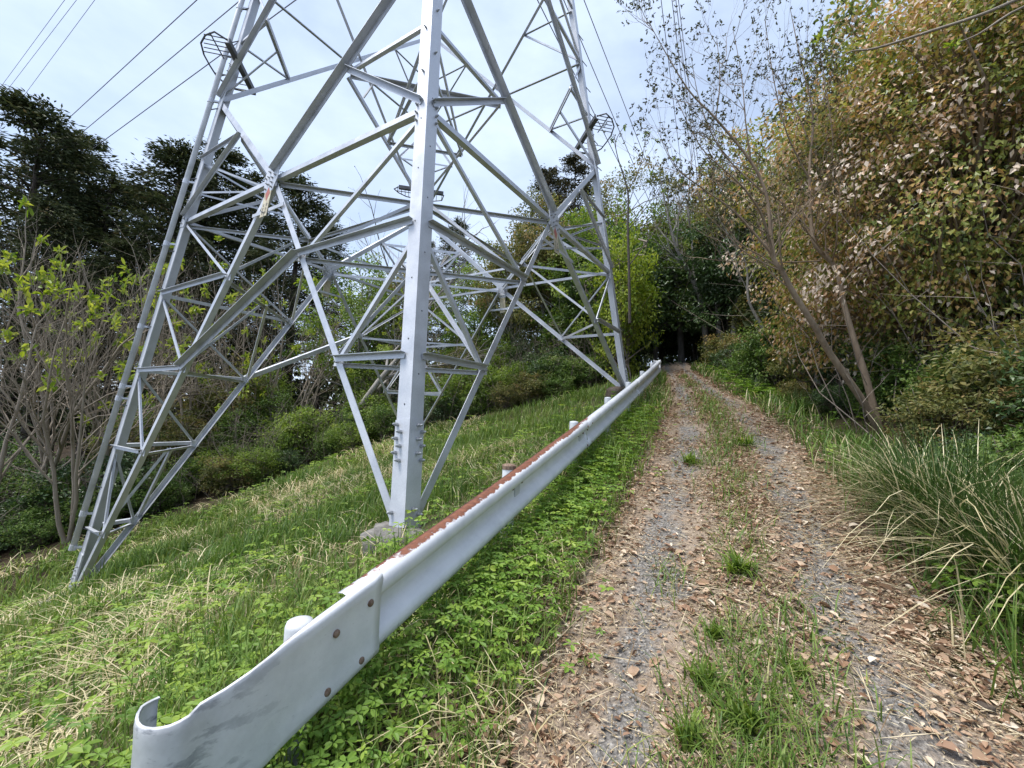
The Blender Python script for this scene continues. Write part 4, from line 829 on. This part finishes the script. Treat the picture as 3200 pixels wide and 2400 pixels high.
forked = [A1 + [(2410, 740, 6.4, 0.0279), (2394, 608, 6.4, 0.0246), (2347, 506, 6.4, 0.0213), (2237, 371, 6.4, 0.0164), (2149, 278, 6.4, 0.0115), (2056, 122, 6.4, 0.0057), (2031, 72, 6.4, 0.0033)],
          [(2750, 1350, 6.8, 0.0574), (2706, 1180, 6.85, 0.0508), (2668, 1060, 6.9, 0.0451), (2634, 937, 6.95, 0.0410), (2613, 840, 7, 0.0385), (2550, 769, 7, 0.0344), (2535, 700, 7, 0.0295), (2530, 527, 7, 0.0230), (2540, 358, 7, 0.0164), (2500, 180, 7, 0.0098), (2470, 30, 7, 0.0041)],
          [(2419, 811, 6.4, 0.0246), (2385, 684, 6.2, 0.0197), (2343, 613, 6.0, 0.0164), (2297, 560, 5.9, 0.0115), (2190, 460, 5.8, 0.0066), (2110, 300, 5.8, 0.0033)],
          [(2410, 790, 6.4, 0.0230), (2297, 663, 6.5, 0.0164), (2204, 595, 6.6, 0.0115), (2110, 523, 6.6, 0.0066), (2081, 451, 6.6, 0.0033)],
          [(2562, 815, 7, 0.0148), (2440, 820, 6.8, 0.0107), (2300, 818, 6.6, 0.0074), (2195, 808, 6.5, 0.0041)],
          [(2550, 740, 7, 0.0213), (2590, 690, 7.1, 0.0164), (2634, 613, 7.2, 0.0123), (2660, 480, 7.2, 0.0074), (2640, 300, 7.2, 0.0041)],
          [(2529, 560, 7, 0.0164), (2460, 420, 6.9, 0.0115), (2420, 260, 6.8, 0.0074), (2390, 60, 6.8, 0.0033)],
          [(2394, 608, 6.4, .016), (2260, 480, 6.6, .011), (2190, 330, 6.7, .007), (2160, 180, 6.7, .003)], [(2535, 640, 7, .018), (2600, 500, 6.8, .012), (2590, 330, 6.7, .008), (2560, 150, 6.7, .004)], [(2237, 371, 6.4, .012), (2250, 250, 6.3, .008), (2240, 120, 6.3, .003)], [(2530, 450, 7, .014), (2480, 330, 7.1, .009), (2400, 200, 7.1, .004)], [(2444, 849, 6.4, .014), (2330, 790, 6.3, .01), (2240, 700, 6.2, .006), (2170, 640, 6.2, .003)],
          [(2347, 506, 6.4, 0.0148), (2330, 380, 6.3, 0.0098), (2318, 240, 6.3, 0.0057), (2290, 90, 6.3, 0.0033)]]
traced('forked_tree', forked, 'bare forked tree with tan bark leaning over the track', 'tree', M['bark_tan'], M['bud'], .052, 31, 2.7, dict(TP, L=1.25), tuft=4, prob=.7)
traced('slender_tree', [[(2212, 1125, 17.2, .13), (2195, 971, 17.2, .11), (2170, 887, 17.2, .10), (2136, 819, 17.1, .08), (2107, 756, 17, .06), (2080, 640, 17, .03), (2060, 540, 17, .01)], [(2170, 887, 17.2, .06), (2165, 780, 17.3, .05), (2150, 640, 17.3, .03), (2165, 480, 17.3, .01)]],
       'pale curved trunk where the track enters the shade', 'tree', M['bark_grey'], M['bud'], .12, 33, 1.6, dict(TP, L=2.2), tuft=4, prob=.5, lower=.4)
for i, (pts, lab) in enumerate(((((2263, 1128, 16.5, .11), (2246, 1026, 16.5, .09), (2240, 900, 16.5, .07), (2255, 760, 16.5, .04), (2270, 600, 16.5, .015)), 'thin leaning trunk, middle of the three at the shaded bend'), (((2284, 1128, 15.8, .17), (2296, 1043, 15.8, .15), (2310, 900, 15.8, .11), (2350, 740, 15.8, .07), (2370, 560, 15.8, .02)), 'stout pale trunk right of the shaded bend'),
                          (((2555, 1200, 9.6, .075), (2562, 1050, 9.6, .07), (2550, 900, 9.6, .06), (2565, 700, 9.6, .04), (2590, 500, 9.6, .02), (2600, 330, 9.6, .008)), 'grey upright trunk behind the forked tree'), (((2130, 1135, 21, .16), (2120, 950, 21, .13), (2100, 760, 21, .08), (2085, 600, 21, .02)), 'dim trunk deep in the shade at the end of the track'),
                          (((2420, 1180, 11.5, .05), (2400, 1060, 11.5, .045), (2340, 940, 11.5, .035), (2330, 820, 11.4, .025), (2250, 690, 11.4, .012), (2230, 600, 11.4, .006)), 'slim crooked stem between the bend and the forked tree'))):
    traced('slender_tree', [list(pts)], lab, 'tree', M['bark_grey'], M['bud'], .1, 40 + i, 1.8, dict(TP, L=1.7), tuft=4, prob=.5, lower=.35)
traced('sapling', [[(1968, 1010, 12.5, .045), (1966, 860, 12.5, .04), (1962, 700, 12.5, .032), (1962, 600, 12.5, .026), (1930, 490, 12.5, .014), (1925, 440, 12.5, .012), (1950, 395, 12.5, .006)], [(1962, 600, 12.5, .018), (2000, 520, 12.5, .012), (2020, 420, 12.5, .006)], [(1930, 490, 12.5, .01), (1918, 440, 12.5, .005)], [(1962, 720, 12.5, .016), (2040, 620, 12.4, .01), (2110, 500, 12.4, .004)], [(1966, 830, 12.5, .02), (2060, 700, 12.4, .012), (2130, 570, 12.4, .005)], [(2000, 520, 12.5, .009), (2035, 470, 12.5, .006), (2050, 440, 12.5, .003)], [(2060, 700, 12.4, .008), (2075, 600, 12.4, .003)], [(2040, 620, 12.4, .008), (2035, 540, 12.4, .003)], [(1962, 640, 12.5, .01), (1940, 600, 12.5, .003)]],
       'thin dark sapling with leaf tufts right of the pylon', 'sapling', M['twig_dark'], M['spring'], .13, 51, 0, dict(TP, L=.8), tuft=9, prob=1)
# the great copper tree
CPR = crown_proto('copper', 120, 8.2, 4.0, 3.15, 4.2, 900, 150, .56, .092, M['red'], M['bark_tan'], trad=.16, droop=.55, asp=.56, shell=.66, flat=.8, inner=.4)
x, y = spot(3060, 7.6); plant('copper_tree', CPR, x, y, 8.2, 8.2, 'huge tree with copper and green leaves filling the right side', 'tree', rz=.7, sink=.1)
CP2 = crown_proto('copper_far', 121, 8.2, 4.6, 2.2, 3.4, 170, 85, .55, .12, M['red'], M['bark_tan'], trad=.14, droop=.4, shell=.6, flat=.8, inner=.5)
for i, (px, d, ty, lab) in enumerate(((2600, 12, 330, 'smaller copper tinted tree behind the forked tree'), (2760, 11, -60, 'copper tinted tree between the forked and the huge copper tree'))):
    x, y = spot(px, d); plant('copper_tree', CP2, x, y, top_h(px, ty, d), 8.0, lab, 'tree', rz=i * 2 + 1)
traced('overhanging_branch', [[(3420, -90, 4.4, .024), (3200, -10, 4.4, .02), (3060, 48, 4.4, .018), (2900, 100, 4.5, .016), (2740, 150, 4.6, .013), (2660, 160, 4.6, .008), (2610, 180, 4.7, .005), (2560, 120, 4.7, .003)], [(3420, -40, 4.2, .016), (3200, 20, 4.2, .013), (3060, 105, 4.2, .009), (2985, 135, 4.2, .006)]],
       'pale bare branch reaching in from the upper right corner', 'branch', M['bark_pale'], M['lime'], .10, 55, .0, dict(TP, L=.4), tuft=9, prob=1)

# ------------------------------------------------------------------ grass, weeds and litter
_NT = np.random.default_rng(99).random((8, 64, 64))
def vnoise(x, y, k=0):
    x = np.asarray(x) + 1000.; y = np.asarray(y) + 1000.; i = np.floor(x).astype(int); j = np.floor(y).astype(int); u = x - i; v = y - j; u = u * u * (3 - 2 * u); v = v * v * (3 - 2 * v); T = _NT[k % 8]
    a, b, c, d = T[i % 64, j % 64], T[(i + 1) % 64, j % 64], T[i % 64, (j + 1) % 64], T[(i + 1) % 64, (j + 1) % 64]; return (a * (1 - u) + b * u) * (1 - v) + (c * (1 - u) + d * u) * v
def patch(x, y, f=1.0, o=0.0): k = int(o); return (vnoise(x * f, y * f, k) + .5 * vnoise(x * f * 2.3 + 7, y * f * 2.3, k + 1) + .25 * vnoise(x * f * 5.1, y * f * 5.1 + 3, k + 2) - .875) * 1.7
def scatter(r, s0, s1, q0, q1, dens, dmax):
    n = int((s1 - s0) * (q1 - q0) * dmax); s = r.uniform(s0, s1, n); q = r.uniform(q0, q1, n); x, y = xy(s, q); d = np.hypot(x, y)
    vis = (y > .15) & (np.abs(x) < y * 1.45 + .9); k = (r.random(n) < dens(d, s, q, x, y) / dmax) & vis; return s[k], q[k], x[k], y[k], d[k]
r = np.random.default_rng(21); g = Grass()
def slope_d(d, s, q, x, y):
    b = 1500 * np.exp(-d / 3.0) + 260 * np.exp(-d / 9) + 120; qc, hw = pathc(s); e = q - (qc - hw); lim = np.clip((edge_q(s) + 1.0 - q) * -1, 0, 1)
    b = b * np.where(e > 0, np.exp(-(e / .10) ** 2), 1) * (.75 + .5 * patch(x, y, .8)) * lim
    cx = cN[0] - x; b = b * np.clip((np.hypot(x - cN[0], y - cN[1]) - .36) / .1, 0, 1); return np.clip(b, 0, 1900)
def edge_q(s): return np.interp(s, [-6, -1, 3.7, 7, 10.3, 11.8, 12.3, 12.7, 13.6], [-19, -18, -16.8, -14.8, -13, -10.2, -6.2, -3.4, -1.7])
for a, b, c, e, dm in ((-1.6, 6, -5, 1.0, 1500), (-3, 13.4, -18, -5, 330), (6, 13.4, -5, 1.0, 500)):
    s, q, x, y, d = scatter(r, a, b, c, e, slope_d, dm); n = len(s); P = np.stack([x, y, G(x, y) - .01], 1)
    tall = np.clip(.5 + .6 * patch(x, y, .9, 1) + .25 * r.normal(size=n), .15, 1.5); h = (.10 + .25 * tall) * (1 + .025 * d); st = patch(x, y, .7, 4) + r.normal(size=n) * .35
    dry = st > .66; col = np.where(dry, r.uniform(.75, 1, n), np.clip(.40 + .16 * patch(x, y, .6, 2) + r.normal(0, .15, n), 0, .70)); lean = np.where(dry, r.uniform(.7, 1.7, n), r.uniform(.1, .85, n))
    g.add(P, h, (.0045 + .0011 * d) * r.uniform(.7, 1.4, n), r.uniform(0, 6.283, n), lean, col)
# verge right of the track
def verge_d(d, s, q, x, y):
    qc, hw = pathc(s); e = q - (qc + hw); return np.where((e > -.12) & (e < 1.5), 620 * np.clip((e + .12) / .25, 0, 1) * np.exp(-np.clip(e - .8, 0, 9) * 1.4), 0) * (.65 + .5 * patch(x, y, 1.1, 3)) * np.exp(-d / 22)
s, q, x, y, d = scatter(r, .2, 15.5, .6, 5.0, verge_d, 620); n = len(s)
g.add(np.stack([x, y, G(x, y) - .01], 1), r.uniform(.12, .42, n) * (.7 + .5 * patch(x, y, .9, 2) + .2), (.005 + .0011 * d) * r.uniform(.7, 1.3, n), r.uniform(0, 6.283, n), r.uniform(.15, 1.0, n), np.where(r.random(n) < .12, r.uniform(.76, 1, n), np.clip(r.normal(.30, .16, n), 0, .68)))
# tufts down the middle of the track
mids = [(.2, 1.55, .26, 420), (.35, 1.72, .26, 420), (.65, 1.62, .2, 300), (.75, 1.92, .24, 330), (1.0, 1.70, .2, 300), (1.45, 1.95, .2, 130), (1.65, 1.25, .14, 60), (2.1, 1.72, .2, 120), (2.6, 1.66, .16, 60), (3.3, 1.68, .26, 150), (3.9, 1.80, .2, 110), (4.5, 1.45, .24, 160), (5.0, 1.72, .25, 210), (5.7, 1.78, .3, 280), (6.5, 1.62, .22, 120), (7.4, 1.55, .34, 330), (8.3, 1.45, .30, 260), (9.4, 1.30, .3, 170), (11, .98, .25, 110), (12.4, .72, .2, 80)]
for (ms, mq, mr, mn) in mids:
    s = ms + r.normal(size=mn) * mr * 1.25; q = mq + r.normal(size=mn) * mr * .62; x, y = xy(s, q); g.add(np.stack([x, y, G(x, y)], 1), r.uniform(.05, .21, mn), np.full(mn, .0045 + .0009 * math.hypot(x.mean(), y.mean())) * r.uniform(.7, 1.3, mn), r.uniform(0, 6.283, mn), r.uniform(.3, 1.2, mn), np.clip(r.normal(.40, .17, mn), 0, .72))
tag(link('grass', g.mesh('grass', M['grass'])), 'rough green grass with dry blades over the slope and verges', kind='stuff')

# low five-leaved creeper along the rail and broad weeds in the grass
r = np.random.default_rng(22); lv = Leaves()
def creeper(s, q, x, y, size, hgt, colm, k=5):
    n = len(s); c = np.stack([x, y, G(x, y) + hgt], 1); az0 = r.uniform(0, 6.283, n); az = (az0[:, None] + np.arange(k)[None] * 6.283 / k + r.normal(size=(n, k)) * .15).ravel(); sz = np.repeat(size, k) * r.uniform(.8, 1.15, n * k)
    D = np.stack([np.cos(az), np.sin(az), r.uniform(-.35, .15, n * k)], 1); tilt = np.repeat(r.normal(size=(n, 3)) * .28, k, 0); Nn = np.array([0, 0, 1.]) + tilt; lv.add(np.repeat(c, k, 0) + D * .004, D, Nn, sz, sz * .5, np.repeat(np.clip(r.normal(colm, .2, n), 0, 1), k), r, hexa=True, fold=.12)
def creep_d(d, s, q, x, y):
    band = np.exp(-((q - .05) / .62) ** 2) * np.where(q > pathc(s)[0] - pathc(s)[1] + .05, .12, 1); return 1500 * band * np.clip(.7 + .9 * patch(x, y, 1.2, 5), .15, 1.3) * np.exp(-np.clip(s - 1, 0, 20) * .20)
s, q, x, y, d = scatter(r, -1.4, 8, -1.6, 1.0, creep_d, 1700); creeper(s, q, x, y, r.uniform(.022, .042, len(s)) * (1 + .05 * d), r.uniform(.04, .24, len(s)), .5)
def weed_d(d, s, q, x, y): return 110 * np.clip(.15 + 1.0 * patch(x, y, .6, 7), 0, 1) * np.clip((q - edge_q(s)) / 1.5, 0, 1) * (.45 + np.exp(-d / 5))
s, q, x, y, d = scatter(r, -1.5, 12.5, -16, -.4, weed_d, 160); creeper(s, q, x, y, r.uniform(.03, .06, len(s)) * (1 + .045 * d), r.uniform(.05, .26, len(s)), .62)
def vweed_d(d, s, q, x, y): e = q - pathc(s)[0] - pathc(s)[1]; return np.where((e > .05) & (e < 1.7), 130, 0) * np.clip(.4 + .9 * patch(x, y, .9, 8), 0, 1)
s, q, x, y, d = scatter(r, 1.5, 14, .8, 5, vweed_d, 130); creeper(s, q, x, y, r.uniform(.03, .06, len(s)) * (1 + .03 * d), r.uniform(.05, .35, len(s)), .45)
tag(link('creeper', lv.mesh('creeper', M['clover'])), 'bright green five leaved creeper along the guardrail and slope', kind='stuff')

# dead leaves, straw and chips over the track
r = np.random.default_rng(23)
def rutk(s, q): qc, hw = pathc(s); w = (q - qc) / hw; return np.clip((np.minimum(np.abs(w - .52), np.abs(w + .48)) - .10) / .25, 0, 1), w
def lit_d(base, floor):
    def f(d, s, q, x, y):
        k, w = rutk(s, q); return base * (floor + (1 - floor) * k) * np.clip(.75 + .7 * patch(x, y, 1.3, 9), .12, 1.6) * np.exp(-d / 13) * np.exp(-np.clip(np.abs(w) - 1.05, 0, 3) * 3.2)
    return f
def lay(s, x, y, lift): return np.stack([x, y, G(x, y) + .016 + lift], 1)
lv = Leaves(); s, q, x, y, d = scatter(r, -.8, 14, -.2, 3.7, lit_d(2600, .30), 3000); n = len(s)
az = r.uniform(0, 6.283, n); L = np.where(r.random(n) < .08, r.uniform(.045, .075, n), r.uniform(.012, .036, n)) * (1 + .05 * d); lv.add(lay(s, x, y, r.uniform(0, .015, n)), np.stack([np.cos(az), np.sin(az), r.normal(size=n) * .22], 1), np.array([0, 0, 1.]) + r.normal(size=(n, 3)) * .38, L, L * r.uniform(.4, .7, n), np.clip(r.normal(.5, .25, n), 0, 1), r, hexa=True, fold=.3)
tag(link('dead_leaves', lv.mesh('dead_leaves', M['litter'])), 'brown dead leaves strewn over the track', kind='stuff')
lv = Leaves(); s, q, x, y, d = scatter(r, -.8, 9, -.1, 3.4, lit_d(2300, .45), 2700); n = len(s); az = r.uniform(0, 6.283, n); L = np.where(r.random(n) < .07, r.uniform(.14, .50, n), r.uniform(.02, .09, n))
lv.add(lay(s, x, y, r.uniform(0, .018, n)), np.stack([np.cos(az), np.sin(az), r.normal(size=n) * .05], 1), np.array([0, 0, 1.]) + r.normal(size=(n, 3)) * .2, L, .0028 + .0012 * d * r.uniform(.5, 1.2, n), r.uniform(0, 1, n), r, fold=.4)
s, q, x, y, d = scatter(r, -.6, 3.4, .2, 3.3, lit_d(6500, .35), 7500); n = len(s); az = r.uniform(0, 6.283, n); L = r.uniform(.006, .022, n)     # chips
lv.add(lay(s, x, y, r.uniform(0, .006, n)), np.stack([np.cos(az), np.sin(az), r.normal(size=n) * .1], 1), np.array([0, 0, 1.]) + r.normal(size=(n, 3)) * .3, L, L * r.uniform(.2, .5, n), r.uniform(0, .9, n), r)
def sl_straw(d, s, q, x, y): return 330 * np.clip(patch(x, y, .7, 4) - .2, 0, 1) * np.exp(-d / 9) * np.clip((q - edge_q(s)), 0, 1)
s, q, x, y, d = scatter(r, -1.5, 9, -9, .4, sl_straw, 330); n = len(s); az = r.uniform(0, 6.283, n); L = r.uniform(.08, .32, n)
lv.add(np.stack([x, y, G(x, y) + r.uniform(.01, .09, n)], 1), np.stack([np.cos(az), np.sin(az), r.normal(size=n) * .15], 1), np.array([0, 0, 1.]) + r.normal(size=(n, 3)) * .3, L, (.003 + .0011 * d) * r.uniform(.6, 1.3, n), r.uniform(.3, 1, n), r, fold=.4)
tag(link('dry_straw', lv.mesh('dry_straw', M['straw'])), 'pale cut straw lying on the track and slope', kind='stuff')
# small stones
r = np.random.default_rng(24); s, q, x, y, d = scatter(r, -.6, 4.5, .5, 2.9, lambda d, s, q, x, y: 130 * (1.2 - rutk(s, q)[0]) * np.exp(-d / 4), 150); n = len(s)
oct_ = np.array([[1, 0, 0], [-1, 0, 0], [0, 1, 0], [0, -1, 0], [0, 0, 1], [0, 0, -1.]]); of = np.array([[0, 2, 4], [2, 1, 4], [1, 3, 4], [3, 0, 4], [2, 0, 5], [1, 2, 5], [3, 1, 5], [0, 3, 5]])
sz = r.uniform(.005, .013, n) * np.where(r.random(n) < .05, 2.0, 1); V = (oct_[None] * r.uniform(.6, 1.3, (n, 6, 1)) * np.array([1, 1, .6]) * sz[:, None, None] + lay(s, x, y, 0)[:, None]).reshape(-1, 3)
tag(link('pebbles', mesh_np('pebbles', V, [(of[None] + np.arange(n)[:, None, None] * 6).reshape(-1, 3)], M['stone'], smooth=True)), 'small grey pebbles on the worn wheel tracks', kind='stuff')
for i, (px, py, sx, lab) in enumerate(((3080, 2215, .030, 'reddish stone at the lower right of the track'), (2560, 1905, .022, 'tan stone beside the weeds in the track'), (1940, 2235, .016, 'small round tan stone on the left wheel track'), (2830, 2155, .02, 'pale broken stone on the right wheel track'), (2860, 1870, .02, 'ochre stone near the tussock'))):
    d_ = ray(px, py)
    for t in np.arange(.8, 6, .01):
        if d_[2] * t + HC < float(G(d_[0] * t, t)) + .012: break
    rock('stone', (0, 0, 0), sx, sx * .8, sx * .6, 60 + i, M['plinth_brown'] if i == 0 else M['stone']).location = (d_[0] * t, t, float(G(d_[0] * t, t)) + .012 + sx * .25)
    tag(bpy.context.scene.objects[-1] if False else [o for o in COL.objects if o.name.startswith('stone')][-1], lab, 'stone')

# leafy rosette weeds on the track
def rosette(px, py, R, n, lab, up=.5):
    r = np.random.default_rng(int(px)); d_ = ray(px, py)
    for t in np.arange(.8, 12, .01):
        if d_[2] * t + HC < float(G(d_[0] * t, t)) + .01: break
    b = Gp(d_[0] * t, t); o = empty('rosette_weed', b, lab, 'weed', 'rosette weeds on the track'); n2 = n * 2; az = r.uniform(0, 6.283, n2); L = R * r.uniform(.35, 1.15, n2); ln = r.uniform(.35, 1.3, n2) / (.6 + up)
    P = np.stack([r.normal(size=n2) * R * .16, r.normal(size=n2) * R * .16, np.full(n2, .0)], 1); P[:, 2] = G(b[0] + P[:, 0], b[1] + P[:, 1]) - b[2]
    V, F, cc = arch(P, L, L * r.uniform(.05, .14, n2), az, ln, np.clip(ln * r.uniform(.3, .8, n2), 0, .95), np.clip(r.normal(.45, .2, n2), 0, 1), 6); link('leaves', mesh_np('rosette_leaves', V, [F], M['spring'], rnd=cc), o)
for a in ((2155, 1450, .22, 46, 'dark leafy weed on the left wheel track near the rail'), (2330, 1395, .24, 40, 'leafy weed right of the grass tufts in the track'), (2310, 1790, .20, 50, 'broad leafy weed in the middle of the track'), (2230, 1990, .13, 36, 'small leafy weed below the broad one in the track', .9), (2200, 2150, .16, 44, 'leafy weed left of centre near the bottom of the track', .9), (2330, 2280, .17, 48, 'spreading leafy weed at the bottom of the track', .8), (2150, 2330, .14, 40, 'narrow leaved weed at the very bottom left of the track strip', 1.1), (2480, 2120, .13, 40, 'fine leafed weed at the right side of the track strip', 1.0)): rosette(*a)

# tussocks on the right verge
def tussock(s0, q0, R, H, ng, nd, seed, lab):
    r = np.random.default_rng(seed); x, y = xy(s0, q0); b = Gp(x, y); o = empty('grass_tussock', b, lab, 'grass clump', 'tussocks right of the track')
    def bl(n, hh, w, col, lean, nm):
        a = r.uniform(0, 6.283, n); rr = R * .45 * np.sqrt(r.random(n)); px_, py_ = np.cos(a) * rr, np.sin(a) * rr; P = np.stack([px_, py_, G(x + px_, y + py_) - b[2] - .02], 1); az = a + r.normal(size=n) * .6; V, F, cc = arch(P, hh, w, az, lean, np.clip(lean * r.uniform(.35, .95, n), 0, 1.02), col); link(nm, mesh_np(nm, V, [F], M['tussock'], rnd=cc), o)
    bl(ng, H * r.uniform(.5, 1.15, ng), r.uniform(.005, .010, ng), np.clip(r.normal(.32, .18, ng), 0, .72), r.uniform(.1, .95, ng), 'green_blades'); bl(nd, H * r.uniform(.6, 1.3, nd), r.uniform(.006, .012, nd), r.uniform(.77, 1, nd), r.uniform(.35, 1.25, nd), 'dry_blades')
tussock(3.0, 3.15, .8, 1.0, 1500, 330, 1, 'dark green tussock with arching straw blades right of the track'); tussock(2.2, 3.35, .85, 1.0, 1500, 380, 2, 'large tussock at the right edge with drooping pale blades'); tussock(3.9, 3.35, .6, .62, 800, 60, 3, 'smaller tussock behind the large ones beside the track'); tussock(2.9, 4.2, .7, .95, 900, 120, 4, 'tall tussock at the far right under the copper tree')
tussock(8.6, 3.1, .5, .5, 500, 10, 5, 'green grass clump on the verge near the forked trunk'); tussock(10.4, 2.4, .5, .5, 500, 10, 6, 'green grass clump on the verge before the shaded bend')
